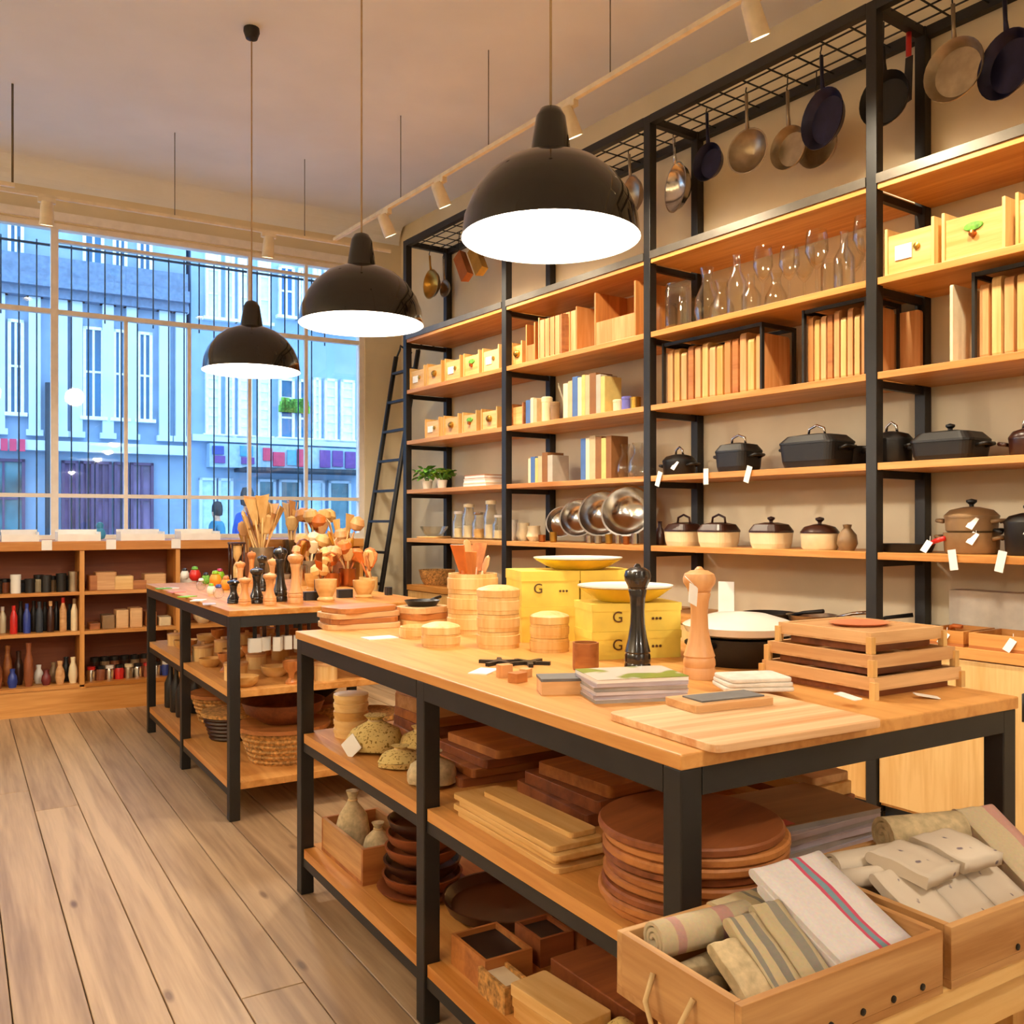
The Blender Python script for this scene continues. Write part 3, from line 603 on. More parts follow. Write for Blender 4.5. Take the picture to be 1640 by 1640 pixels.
# ------------------------------------------------------------------ far bay of the shelving
for i, (a, b) in enumerate(((656, 679), (683, 707), (712, 737), (742, 767), (772, 799))):
    wood_box(f'small pale wooden drawer box on the far bay\'s fourth shelf, {nth(i, 5)}', a, b, 4, .17, .03, .28, ('tag', 'cup', 'tag', 'leaf', 'tag')[i], 'drawer boxes in the far bay', pinez)
for i, (a, b) in enumerate(((680, 703), (710, 734), (740, 763), (770, 796))):
    wood_box(f'small pale wooden drawer box on the far bay\'s third shelf, {nth(i, 4)}', a, b, 3, .15, .03, .28, ('tag', 'cup', 'leaf', 'cup')[i], 'drawer boxes in the far bay', pinez)
wood_box('lone wooden drawer box at the left end of the second bay\'s fourth shelf', 819, 836, 4, .16, .05, .26, 'cup', None, pinez)
wood_box('orange-brown wooden box at the left end of the second bay\'s third shelf', 819, 838, 3, .15, .05, .26, None, None, acacia)
def herb(label, px, r, hgt):
    o = thing('potted_herb', label, 'plant', shelf(px, 2, .16), RS, 'potted herbs on the far bay')
    B().lathe([(r*.6, 0), (r*.8, .06), (r*.84, .07), (r*.72, .07), (r*.7, .055), (0, .055)], 16).build('pot', white, o)
    for k in range(44):
        a = RN.uniform(0, 6.28); q = RN.uniform(.2, 1)*r*1.35; z = .07+RN.uniform(.02, hgt); s_ = RN.uniform(.03, .045)
        B().add([(0, 0, 0), (s_*.6, s_*.5, .004), (s_*.5, s_*1.2, .008), (0, s_*1.7, 0), (-s_*.5, s_*1.2, .008), (-s_*.6, s_*.5, .004), (0, s_*.8, -.003)], [(0, 1, 6), (1, 2, 6), (2, 3, 6), (3, 4, 6), (4, 5, 6), (5, 0, 6)], True).xf(TR(q*math.cos(a), q*math.sin(a), z) @ RZ(a-1.57) @ RX(RN.uniform(-.7, .5))).build('leaf', green, o)
    bb = B()
    for k in range(6):
        a = k*1.05; bb.tube([(0, 0, .05), (.3*r*math.cos(a), .3*r*math.sin(a), .09), (r*math.cos(a), r*math.sin(a), .07+hgt*.8)], .003, 5)
    bb.build('stem', green, o)
herb('leafy green potted herb on the far bay\'s second shelf, left one', 684, .055, .1); herb('leafy green potted herb on the far bay\'s second shelf, right one', 708, .05, .09)
z = LV[2]
for i, (cm, w) in enumerate(((card, .3), (paper, .28), (acacia, .26))):
    o = thing('book', f'{("cream", "white", "brown")[i]} book lying flat at the right end of the far bay, {("bottom", "middle", "top")[i]} of its pile', 'book', (*S(sx(778, .18), .18), z), RS)
    B().bc(w, .2, .005).bc(w, .2, .005, 0, 0, .023).box(-w/2, .095, .005, w/2, .1, .023).build('cover', cm, o); B().bc(w-.008, .19, .0179, 0, -.002, .00505).build('pages', paper, o); z += .0285
turned('glass_bowl', 'low glass bowl on a round board at the far bay\'s left', 'bowl', shelf(695, 1, .17, .016), [('bowl', [(.05, 0), (.07, .01), (.105, .06), (.11, .075), (.106, .075), (.066, .014), (0, .01)], clear)])
turned('serving_board', 'round wooden serving board under the low glass bowl', 'board', shelf(695, 1, .17), [('board', [(.13, 0), (.135, .008), (.13, .015), (0, .015)], pine)])
JAR = [(.8, 0), (1, .04), (1, .62), (.8, .76), (.68, .8), (.68, .92), (.6, .92), (.62, .78), (.92, .6), (.92, .06), (0, .05)]
for i, (px, h, r) in enumerate(((735, .2, .05), (751, .25, .052), (768, .19, .055), (786, .27, .05), (800, .17, .05))):
    turned('storage_jar', f'clear glass storage jar with pale lid on the far bay\'s lowest shelf, {nth(i, 5)}', 'jar', shelf(px, 1, .14), [('glass', sp(JAR, r, h), clear), ('lid', [(r*.74, h*.925), (r*.76, h*.94), (r*.76, h*1.02), (0, h*1.05)], (white, cream, inox, cream, white)[i]), ('contents', [(0, .012), (r*.86, .013), (r*.88, h*.4), (0, h*.42)], (cream, card, pine, card, cream)[i])], 0, 'glass jars in the far bay')
one('bread_basket', B().lathe([(.1, 0), (.125, .04), (.14, .1), (.145, .115), (.13, .115), (.12, .05), (0, .012)], 22), wicker, 'round wicker basket on the worktop of the far bay', 'basket', shelf(700, 0, .2))
one('bread_basket', B().lathe([(.09, 0), (.12, .04), (.13, .08), (.12, .08), (.11, .04), (0, .012)], 22), wicker, 'shallow wicker basket farther right on the far bay worktop', 'basket', shelf(760, 0, .2))
# ------------------------------------------------------------------ second bay
def open_crate(label, px0, px1, lv, h, d, mat, slats=0, t0=.04, mats=None):
    w = wpx(px0, px1, t0); x = (sx(px0, t0)+sx(px1, t0))/2; o = thing('wooden_crate', label, 'crate', (*S(x, t0), LV[lv]), RS); k = .012
    B().box(-w/2, 0, 0, w/2, d, k).build('base', mat, o)
    for s in (-1, 1): B().box(min(s*w/2, s*(w/2-k)), 0, k, max(s*w/2, s*(w/2-k)), d, h).build('side_panel', mat, o)
    B().box(-w/2+k, d-k, k, w/2-k, d, h).build('back_panel', mat, o)
    if slats:
        g = (w-2*k)/slats
        for i in range(slats): B().box(-w/2+k+g*i+.004, .002, k, -w/2+k+g*(i+1)-.004, .014, h*.93).build('slat', mats or mat, o)
    else: B().box(-w/2+k, .002, k, w/2-k, .014, h*.45).build('front_panel', mats or mat, o)
    return o
open_crate('tall dark reddish-brown wooden box on the second bay\'s fourth shelf', 842, 857, 4, .25, .2, cherry, 0)
open_crate('pale slatted wooden crate on the second bay\'s fourth shelf', 862, 924, 4, .27, .24, beechz, 7)
open_crate('orange wooden crate leaning open at the second bay\'s right end', 952, 1018, 4, .32, .26, cherry, 0, .05, beechz)
one('wooden_tray', B().box(-.15, 0, 0, .15, .025, .24).box(-.13, -.004, .02, .13, 0, .22), acacia, 'flat wooden tray standing upright between two crates on the second bay', 'tray', shelf(938, 4, .14), RS+rad(65))
bl = ['blue', 'cream', 'beige', 'pale grey', 'brown', 'yellowish']; bm = [plain('blue_cloth', '4c6ea8', .7), card, plain('beige_cloth', 'c8b088', .8), plain('pale_grey_cloth', 'b8b0a0', .8), plain('brown_cloth', '8a5a2e', .7), plain('straw_cloth', 'd8c074', .8)]
def book_row(px0, lv, spec, where, t0=.06):
    x = sx(px0, t0)
    for i, (ci, w, h) in enumerate(spec):
        book(f'{bl[ci]} upright book {where}, {nth(i, len(spec))}', x, lv, w, h, .13, bm[ci], t0, 'books in the second bay'); x += w+.002
book_row(842, 3, ((0, .05, .16), (1, .03, .17), (2, .035, .16)), 'by the left post, third shelf')
book_row(902, 3, ((1, .045, .22), (2, .04, .23), (0, .05, .25), (1, .035, .24), (5, .03, .25), (2, .04, .245), (4, .055, .25), (3, .04, .235), (5, .035, .22)), 'mid third shelf')
book_row(846, 2, ((1, .025, .16), (0, .045, .17), (5, .03, .16), (2, .04, .17), (4, .055, .19), (3, .05, .17)), 'by the left post, second shelf')
book_row(930, 2, ((0, .045, .25), (1, .035, .25), (2, .05, .26), (4, .05, .25), (5, .04, .24), (4, .045, .25)), 'mid second shelf')
for i, (px, lv, r, h, mt) in enumerate(((876, 3, .035, .17, cream), (889, 3, .03, .13, taupe), (990, 3, .03, .08, card), (1004, 3, .03, .09, plain('violet_tin', '6c6cc0', .4)), (1018, 3, .032, .08, brass))):
    turned('tin', f'{("cream", "taupe", "card-coloured", "violet", "brassy")[i]} round lidded tin on the second bay\'s third shelf', 'tin', shelf(px, lv, .12), [('body', [(r, 0), (r, h*.8), (0, h*.8)], mt), ('lid', [(r*1.05, h*.801), (r*1.05, h*.97), (r*.9, h), (0, h)], mt)])
CAR = [(.55, 0), (.8, .03), (1, .2), (.9, .45), (.42, .7), (.38, .82), (.56, 1), (.52, 1), (.33, .83), (.36, .7), (.84, .44), (.93, .2), (.74, .05), (0, .04)]
for i, px in enumerate((1001, 1021)): turned('carafe', f'glass pitcher at the right end of the second bay\'s second shelf, {("left", "right")[i]} one', 'carafe', shelf(px, 2, .13), [('body', sp(CAR, .055, .2), clear)])
# steel bowls on the lowest shelf, leaning on their rims
for i, (px, r) in enumerate(((902, .1), (930, .12), (967, .14), (1008, .15))):
    prof = [(0, 0), (r*.5, .01), (r*.85, r*.35), (r, r*.75), (r*1.04, r*.75), (r*1.04, r*.77), (r*.97, r*.77), (r*.82, r*.37), (r*.48, .018), (0, .008)]
    one('mixing_bowl', B().lathe(prof, 30).xf(TR(0, r*.35, r*1.04) @ RX(rad(72))), inox, f'shiny steel mixing bowl propped on edge, {nth(i, 4)} on the lowest shelf', 'bowl', shelf(px, 1, .19), RS+rad(32), 'steel bowls propped on the lowest shelf')
CUP = [(.7, 0), (.95, .1), (1, 1), (.93, 1), (.88, .12), (0, .08)]
for i, px in enumerate((868, 886, 944, 958, 975, 990, 1003, 1018)):
    turned('small_cup', f'small metal cup in front of the steel bowls, {nth(i, 8)} on its shelf', 'cup', shelf(px, 1, .028), [('body', sp(CUP, RN.uniform(.02, .026), RN.uniform(.045, .065)), (copper, brass, inox, alu, brass, inox, copper, inox)[i])])
for i, px in enumerate((820, 838, 855)):
    turned('sauce_boat', f'pale stoneware jug at the second bay\'s lower left, {nth(i, 3)}', 'jug', shelf(px, 1, .16), [('body', sp([(.6, 0), (1, .3), (.8, .75), (.85, 1), (.78, 1), (.72, .75), (.9, .3), (0, .06)], .05, .14-.02*i), (white, cream, cream)[i])])
# ------------------------------------------------------------------ third bay: glass, boards, pots, oven dishes
WIN = [(.9, 0), (.9, .02), (.15, .05), (.1, .1), (.1, .42), (.5, .5), (.95, .68), (.9, .88), (.8, 1), (.76, 1), (.86, .87), (.9, .68), (.46, .53), (0, .48)]
BOT = [(.9, 0), (1, .03), (1, .55), (.4, .75), (.36, .95), (.42, 1), (.34, 1), (.3, .76), (.92, .54), (.92, .05), (0, .04)]
JR2 = [(.8, 0), (1, .05), (1, .85), (.85, .95), (.9, 1), (.82, 1), (.78, .95), (.93, .84), (.93, .07), (0, .05)]
gl = [(1066, JR2, .07, .2, 'wide jar'), (1086, JR2, .07, .24, 'wide jar'), (1104, JR2, .065, .2, 'wide jar'), (1132, CAR, .065, .28, 'carafe'), (1156, CAR, .07, .25, 'carafe'), (1180, BOT, .05, .3, 'bottle'), (1203, BOT, .05, .24, 'bottle'), (1222, WIN, .05, .3, 'wine glass'), (1243, CAR, .06, .22, 'carafe'), (1264, WIN, .05, .26, 'wine glass'), (1288, WIN, .055, .31, 'wine glass'), (1308, WIN, .055, .3, 'wine glass'), (1332, JR2, .05, .2, 'tumbler'), (1352, BOT, .045, .26, 'bottle'), (1368, WIN, .05, .28, 'wine glass'), (1384, WIN, .05, .3, 'wine glass')]
for i, (px, pf, r, h, k) in enumerate(gl):
    turned('glass_'+k.replace(' ', '_'), f'clear {k} in the glassware row of the third bay, {nth(i, len(gl))}', 'glass', shelf(px, 4, .08 if i % 2 else .24), [('g', sp(pf, r, h), clear)], 0, 'glassware on the third bay')
def board_rack(label, px0, px1, lv, hgt, n, d=.26, t0=.05, hl=True, mats=None):
    a, b = sx(px0, t0), sx(px1, t0); o = thing('board_rack', label, 'rack', (*S(a, t0), LV[lv]), RS); w = b-a; k = .012
    B().box(0, 0, 0, k, .02, hgt).box(0, d-.02, 0, k, d, hgt).box(0, .02, hgt-.02, k, d-.02, hgt).build('end_frame', steel_b, o)
    B().box(w-k, 0, 0, w, .02, hgt).box(w-k, d-.02, 0, w, d, hgt).box(w-k, .02, hgt-.02, w, d-.02, hgt).build('end_frame', steel_b, o)
    B().box(k, .004, hgt-.016, w-k, .02, hgt).build('front_bar', steel_b, o); B().box(k, d-.02, hgt-.016, w-k, d-.004, hgt).build('rear_bar', steel_b, o)
    g = (w-2*k)/n
    for i in range(n):
        h = hgt-.025-RN.choice((0, .01, .02, .035)); mt = (mats or (beechz, pinez, beechz, acacia, beechz, pinez))[i % (len(mats) if mats else 6)]
        x = a+k+g*(i+.5)
        one('cutting_board', B().prism(rrect(d-.05, h, .02, 3), -g*.36, g*.36).xf(Matrix(((0, 0, 1, 0), (1, 0, 0, 0), (0, 1, 0, h/2), (0, 0, 0, 1)))), mt, f'upright wooden cutting board, {nth(i, n)} in the {label.split(" rack")[0]} rack', 'cutting board', (*S(x, t0+d/2), LV[lv]), RS, 'cutting boards racked on the third shelf')
board_rack('left dark rack of upright boards on the third bay', 1060, 1220, 3, .33, 13)
board_rack('right dark rack of upright boards on the third bay', 1284, 1388, 3, .34, 9)
pot('small black lidded pot with steel loop, left end of the pot shelf', shelf(1088, 2, .15), .09, .075, iron, RS, group='black pots on the second shelf', tagged=True)
rect_pot('medium black lidded casserole with tall steel loop on the pot shelf', shelf(1183, 2, .15), .2, .17, .1, iron, iron, RS, 'black pots on the second shelf')
rect_pot('long black roasting pan with steel loop handle on the pot shelf', shelf(1308, 2, .15), .3, .2, .11, iron, iron, RS, 'black pots on the second shelf')
pot('round black pan tucked behind the roasting pan beside the steel post', shelf(1366, 2, .29), .075, .1, iron, RS, lid=False, group='black pots on the second shelf')
pot('black lidded pot just right of the steel post on the pot shelf', shelf(1428, 2, .16), .085, .1, iron, RS, group='black pots on the second shelf')
rect_pot('wide shallow black braising pan with round knob in the near bay', shelf(1522, 2, .16), .26, .2, .075, iron, iron, RS, 'black pots on the second shelf', loop=False, name='braising_pan')
pot('small dark pot at the frame edge on the pot shelf', shelf(1648, 2, .18), .07, .07, dkbrown, RS, group='black pots on the second shelf')
for i, (px, a, b, w) in enumerate(((1095, 0, 0, .17), (1151, 0, 0, .18), (1235, 0, 0, .17), (1313, 0, 0, .15))):
    if i < 3: rect_pot(f'cream oven dish with dark {"peaked" if i < 2 else "flat"} lid, {nth(i, 4)} on its shelf', shelf(px, 1, .13), w, .17, .075, cream, dkbrown, RS, 'cream oven dishes on the lowest shelf', loop=2 if i < 2 else False, name='oven_dish', cat='dish', ears=False)
    else: pot('round cream oven pot with dark knobbed lid, rightmost on its shelf', shelf(px, 1, .13), .085, .075, cream, RS, loop=False, ears=False, group='cream oven dishes on the lowest shelf', lidm=dkbrown, name='oven_dish', cat='dish')
turned('bottle', 'dark brown bottle beside the post left of the oven dishes', 'bottle', shelf(1057, 1, .1), [('body', sp(BOT, .03, .13), dkbrown)])
turned('dried_gourd', 'small tan gourd-shaped jar at the right of the oven dishes', 'jar', shelf(1357, 1, .12), [('body', [(.03, 0), (.045, .03), (.04, .07), (.016, .1), (.02, .115), (0, .118)], taupe)])
for i, (px, t, r) in enumerate(((1232, .14, .13), (1300, .22, .12), (1355, .14, .1))):
    o = thing('frying_pan', f'dark frying pan on the worktop of the third bay, {nth(i, 3)}', 'pan', shelf(px, 0, t+.02), RS+rad(20*i), 'frying pans on the worktop')
    B().lathe([(r*.8, 0), (r, .045), (r*.97, .045), (r*.78, .006), (0, .006)], 26).build('body', (iron, alu, iron)[i], o); B().tube([(r*.95, 0, .036), (r+.07, 0, .06), (r+.18, 0, .075)], [.009, .008, .01], 8).build('handle', (iron, inox, iron)[i], o)
one('price_card', B().box(-.04, 0, .03, .04, .003, .19).box(-.03, -.012, 0, .03, .015, .03), paper, 'white upright price card standing on the third bay worktop', 'sign', shelf(1163, 0, .05), RS+rad(25))
# ------------------------------------------------------------------ near bay
for i, (a, b) in enumerate(((1417, 1496), (1508, 1610), (1626, 1745))): wood_box(f'large pale wooden box on the near bay\'s fourth shelf, {nth(i, 3)}', a, b, 4, .2, .03, .3, ('tag', 'leaf', 'cup')[i], 'large boxes in the near bay', pinez)
one('cutting_board', B().prism(rrect(.2, .3, .015, 3), 0, .02).xf(Matrix(((1, 0, 0, 0), (0, 0, 1, 0), (0, 1, 0, .15), (0, 0, 0, 1)))), beechz, 'pale board leaning on the wall just right of the near post', 'cutting board', shelf(1440, 3, .3), RS)
board_rack('far right pale rack of upright boards in the near bay', 1556, 1760, 3, .34, 9, hl=False, mats=(beechz, pinez))
one('cutting_board', B().prism(rrect(.24, .31, .012, 3), 0, .012).xf(Matrix(((0, 0, 1, 0), (1, 0, 0, 0), (0, 1, 0, .155), (0, 0, 0, 1)))), card, 'pale cream board standing left of the near bay board rack', 'cutting board', shelf(1547, 3, .16), RS)
o = thing('griddle_pan', 'low black griddle pan with a red handle tip in the near bay', 'pan', shelf(1452, 1, .14), RS)
B().lathe([(.1, 0), (.115, .035), (.11, .035), (.095, .008), (0, .008)], 24, sy=.9).build('body', iron, o); B().tube([(.1, -.02, .03), (.15, -.04, .05), (.2, -.06, .062)], .01, 8).build('handle', red, o); price_tag_part(o, .15, -.08, .05)
o1 = pot('taupe stoneware casserole with side handles, bottom of the near bay pair', shelf(1556, 1, .17), .105, .085, taupe, RS, lid=False, group='taupe casseroles in the near bay', tagged=True)
pot('taupe stoneware casserole with dark knob, stacked on another one', (*S(sx(1556, .17), .17), LV[1]+.0855), .1, .06, taupe, RS, loop=False, group='taupe casseroles in the near bay', knobm=iron, tagged=True)
pot('black cast-iron pot at the right frame edge on the lowest shelf', shelf(1648, 1, .15), .085, .12, iron, RS, loop=False, tagged=True)
for i, (px, w) in enumerate(((1535, .17), (1640, .3))):
    o = thing('wooden_tray', f'shallow orange wooden tray on the near bay worktop, {("left", "right")[i]} one', 'tray', shelf(px, 0, .15), RS, 'trays on the near bay worktop')
    B().box(-w/2, -.12, 0, w/2, .12, .012).build('base', acacia, o)
    for y in (-.12, .108): B().box(-w/2, y, .0121, w/2, y+.012, .06).build('rim', oak, o)
    for s in (-1, 1): B().box(min(s*w/2, s*(w/2-.012)), -.1079, .0121, max(s*w/2, s*(w/2-.012)), .1079, .06).build('rim', oak, o)
    price_tag_part(o, .02, -.122, .05)
one('storage_box', B().bc(.42, .1, .2), plain('pale_grey_board', 'cfc6b4', .8), 'pale grey box standing against the wall on the near bay worktop', 'box', shelf(1610, 0, .36), RS)
o = thing('frying_pan', 'black frying pan with an orange handle beyond the tray stack', 'pan', shelf(1490, 0, .26), RS)
B().lathe([(.07, 0), (.09, .04), (.086, .04), (.066, .006), (0, .006)], 22).build('body', iron, o); B().tube([(.08, -.02, .035), (.13, -.05, .06), (.17, -.06, .06)], .009, 8).build('handle', orange, o)
# ------------------------------------------------------------------ pans and tools hanging from the top rail
def hang(label, px, y0, y1, mat, kind='pan', yh=None, t=.2, turn=0, name='frying_pan', hm=None, deep=.04):
    """kind of pan whose bowl spans rows y0..y1, hung from the wire grid"""
    x = sx(px, t); zt, zb = sz(px, y0, t), sz(px, y1, t); r = (zt-zb)/2; zc = (zt+zb)/2; top = sz(px, yh, t) if yh else zt+.2
    top = min(top, TOPZ-.05)
    p = S(x, t); o = thing(name, label, {'frying_pan': 'pan', 'skimmer': 'ladle'}.get(name, 'utensil'), (p[0], p[1], zc), RS+turn, 'pans and tools hung above the shelving'); M_ = RX(rad(90))
    if kind == 'pan':
        B().lathe([(0, 0), (r*.78, 0), (r*.97, deep), (r, deep), (r*.99, deep+.004), (r*.95, deep), (r*.76, .005), (0, .005)], 30).xf(M_).build('body', mat, o)
        ys = -deep*.8
    else:
        B().lathe([(0, -r*.6), (r*.5, -r*.5), (r*.85, -r*.25), (r, 0), (r*1.04, .003), (r*.97, .003), (r*.8, -r*.22), (r*.45, -r*.45), (0, -r*.54)], 26).xf(M_).build('bowl', mat, o); ys = 0
    B().tube([(0, ys, r*.97), (0, ys-.006, r+(top-zt)*.35), (0, ys-.01, top-zc)], [.011, .008, .009], 8).build('handle', hm or mat, o)
    h0 = top-zc
    B().tube([(0, ys-.01, h0-.01), (0, ys-.016, h0+.012), (0, ys-.01, h0+.03), (0, ys-.008, TOPZ-.02-zc)], .003, 6).build('hook', steel_b, o)
    return o
hang('brass sieve hanging at the far end of the rail', 690, 432, 478, brass, 'bowl', 410, name='skimmer'); hang('small brass ladle hanging beside the far sieve', 712, 448, 476, alu, 'bowl', 415, .3, name='skimmer')
for i, (px, y) in enumerate(((742, 425), (765, 415))):
    x = sx(px, .2); p = S(x, .2); z = sz(px, y, .2)
    o = thing('box_grater', f'copper-coloured grater hanging behind the near lamp, {("left", "right")[i]} one', 'grater', (p[0], p[1], z), RS, 'graters hung above the far bay')
    B().prism([(-.05, -.03), (.05, -.03), (.04, .03), (-.04, .03)], -.12, .1).xf(RY(rad(-30))).build('body', copper if i == 0 else brass, o); B().tube([(.05*(-1), 0, .09), (-.07, 0, .16), (-.05, 0, TOPZ-.02-z)], .004, 6).build('handle', steel_b, o)
hang('aluminium saucepan hanging partly behind the near lamp', 1010, 283, 345, alu, 'bowl', 240, turn=rad(-15))
hang('polished steel colander hanging left of the blue pan', 1082, 262, 338, inox, 'bowl', 205, .25, rad(-20))
hang('small dark blue frying pan hanging beside the grey strainer', 1141, 232, 292, ironb, 'pan', 180)
hang('grey conical strainer hanging between the blue pans', 1197, 207, 277, alu, 'bowl', 150, .16, rad(10))
hang('pale steel frying pan hanging behind the tall blue pan, left one', 1270, 205, 274, alu, 'pan', 150, .25); hang('pale steel frying pan hanging behind the tall blue pan, right one', 1316, 196, 272, alu, 'pan', 150, .34)
hang('large dark blue frying pan hanging in front of pale pans', 1327, 145, 240, ironb, 'pan', 92, .14, rad(-12))
hang('dark iron frying pan hanging right of the near steel post', 1424, 118, 206, iron, 'pan', 80, .2)
o = thing('cleaver', 'dark cleaver with a red handle hanging by the rear post', 'knife', (*S(sx(1453, .3), .3), sz(1453, 128, .3)), RS+rad(-25), 'pans and tools hung above the shelving')
B().prism([(-.035, -.1), (.03, -.1), (.04, .09), (-.01, .1)], -.002, .002).xf(RX(rad(90))).build('blade', iron, o); B().tube([(.01, 0, .1), (.012, 0, .21)], .012, 8).build('handle', red, o); B().tube([(.012, 0, .21), (.012, 0, TOPZ-.02-sz(1453, 128, .3))], .003, 5).build('hook', steel_b, o)
hang('round bare steel frying pan hanging alone in the near bay', 1535, 66, 166, alu, 'pan', 12, .2); hang('big black frying pan hanging at the upper right frame edge', 1622, 52, 160, ironb, 'pan', 5, .2, rad(-15))
for i, (px, lv) in enumerate(((1056, 2), (1131, 2), (1199, 2), (1526, 1), (1604, 1))):
    one('price_tag', B().box(-.016, -.003, -.05, .016, -.001, .03).xf(RY(rad((20, 0, 18, -8, 12)[i]))), paper, f'white price tag hanging over a shelf edge, {("by the third post", "below the small black pot", "below the medium casserole", "under the red-handled griddle", "under the taupe casseroles")[i]}', 'tag', (*S(sx(px, 0), 0), LV[lv]-.01), RS, 'price tags on shelf edges')
# ================================================================== goods on the near table
TZ1 = TH
def on1(px, py, dz=0): return (*G(px, py, TZ1), TZ1+dz)
def on(px, py, z, dz=0): return (*G(px, py, z), z+dz)
def inT(n, x, y, z): return (*TT(n, x, y), z)
def steamer(label, loc, r, tiers, th, group=None, lid=True, open_top=False):
    o = thing('bamboo_steamer', label, 'steamer', loc, RN.uniform(0, 3), group); z = 0
    for k in range(tiers):
        q = r*(1-.004*k)
        B().lathe([(q, z), (q, z+th*.22), (q*1.04, z+th*.24), (q*1.04, z+th*.76), (q, z+th*.78), (q, z+th-.001), (q*.9, z+th-.001), (q*.9, z+.012), (0, z+.012)], 28).build('tier', bamboo, o); z += th
    if lid: B().lathe([(r*1.03, z), (r*1.03, z+.02), (r*.95, z+.024), (r*.5, z+.032), (0, z+.034)], 28).build('lid', bamboo, o)
    return o
def flat_board(name, label, loc, w, d, h, mat, rz, cat='board', r=.015, group=None, hole=False):
    return one(name, B().prism(rrect(w, d, r, 4), 0, h), mat, label, cat, loc, rz, group, .0015)
# boards at the far left end
z = TZ1
for i, (w, d, m_) in enumerate(((.27, .19, beech), (.25, .18, acacia), (.27, .17, beech), (.24, .17, acacia))):
    flat_board('chopping_board', f'rounded wooden board at the far corner of the near table, {("bottom", "second", "third", "top")[i]} of the pile', (*G(575, 1003, TZ1), z), w, d, .018, m_, RT+rad(8*i-10), 'board', .04, 'pile of boards at the far corner'); z += .0185
z = TZ1
for i in range(3):
    flat_board('wooden_plate', f'flat pale wooden plate left of the tall steamer, {("bottom", "middle", "top")[i]} of three', (*G(676, 1000, TZ1), z), .17, .15, .022, (pine, acacia, beech)[i], RT+rad(10*i), 'plate', .05, 'pile of plates beside the steamer'); z += .0225
one('pan', B().lathe([(.05, 0), (.065, .02), (.062, .02), (.045, .004), (0, .004)], 18).tube([(.06, 0, .016), (.12, 0, .024)], .006, 6), iron, 'small dark pan on the plates left of the tall steamer', 'pan', (*G(676, 1000, TZ1), z), RT+rad(30))
one('leaflet', B().bc(.1, .07, .003), paper, 'white leaflet lying beside the pile of boards', 'leaflet', on1(608, 1022), RT)
one('leaflet', B().bc(.09, .05, .003), paper, 'white leaflet lying near the black trivets', 'leaflet', on1(775, 1076), RT+rad(40))
steamer('tall wide bamboo steamer holding wooden utensils', on1(757, 1012), .083, 3, .066, lid=False)
steamer('narrower bamboo steamer stack in front of the utensil steamer', on1(798, 1036), .062, 3, .05)
steamer('small two-tier bamboo steamer beside the yellow boxes', on1(880, 1042), .055, 2, .04)
steamer('low single bamboo steamer with a pale lid nearest the table edge', on1(706, 1034), .056, 1, .038)
steamer('low bamboo ring half hidden behind the low steamer', on1(668, 1020), .055, 1, .036, lid=False)
sx0, sy0 = G(757, 1012, TZ1)
for i, (a, tl, kind, h) in enumerate(((150, 22, 'spatula', .3), (165, 12, 'spatula', .26), (40, 10, 'spoon', .34), (20, 20, 'spatula', .29), (350, 26, 'spatula', .31), (300, 18, 'spoon', .28))):
    b = B().tube([(0, 0, 0), (0, 0, h*.7)], .0065, 7)
    if kind == 'spatula': b.prism([(-.014, h*.66), (.014, h*.66), (.026, h), (-.026, h)], -.003, .003); n0 = len(b.v)-8; b.xf(Matrix(((1, 0, 0, 0), (0, 0, 1, 0), (0, 1, 0, 0), (0, 0, 0, 1))), n0)
    else: b.lathe([(0, -.035), (.012, -.028), (.02, 0), (.014, .026), (0, .035)], 12, 0, 0, h*.78, sy=.35)
    b.xf(RZ(rad(a)) @ RX(-rad(tl)))
    one('wooden_'+kind, b, (orange, cherry, beechz, orange, cherry, beechz)[i], f'{("orange", "reddish", "pale", "wide orange", "long reddish", "short pale")[i]} wooden {kind} standing in the tall steamer', kind, (sx0+.018*math.sin(rad(a)), sy0-.018*math.cos(rad(a)), TZ1+.016), 0, 'utensils in the tall steamer')
# yellow boxes and yellow enamel bowls
gt = text_mesh('G', .042); gt2 = text_mesh('•••', .03)
dkink = plain('brown_ink', '5a3a10', .7)
def ybox(label, x, y, z, w, d, h, rz):
    o = thing('yellow_box', label, 'box', (x, y, z), rz, 'yellow cardboard boxes')
    B().box(-w/2, -d/2, 0, w/2, d/2, h*.72).build('body', yellow, o); B().box(-w/2-.002, -d/2-.002, h*.721, w/2+.002, d/2+.002, h).build('lid', yellow, o)
    for (px_, pz, me) in ((-w*.22, h*.5, gt), (w*.22, h*.42, gt2)):
        t = bpy.data.objects.new('printed_letter', me); col.objects.link(t); t.parent = o; t.location = (px_, -d/2-.0025, pz); t.rotation_euler = (rad(90), 0, 0)
        if not me.materials: me.materials.append(dkink)
    return o
ra = rad(14)
X, Y = G(856, 1033, TZ1)
X, Y = .095, 2.93
for i in range(2):
    for k in range(2):
        p = fr((X, Y), ra, .19*i, 0); ybox(f'yellow card box in the back block, {("left", "right")[i]} {("lower", "upper")[k]} one', p[0], p[1], TZ1+.109*k, .184, .2, .1085, ra)
X2, Y2 = .32, 2.56
for k in range(2): ybox(f'yellow card box of the front pair behind the pepper mills, {("lower", "upper")[k]} one', X2, Y2, TZ1+.075*k, .255, .15, .0745, ra)
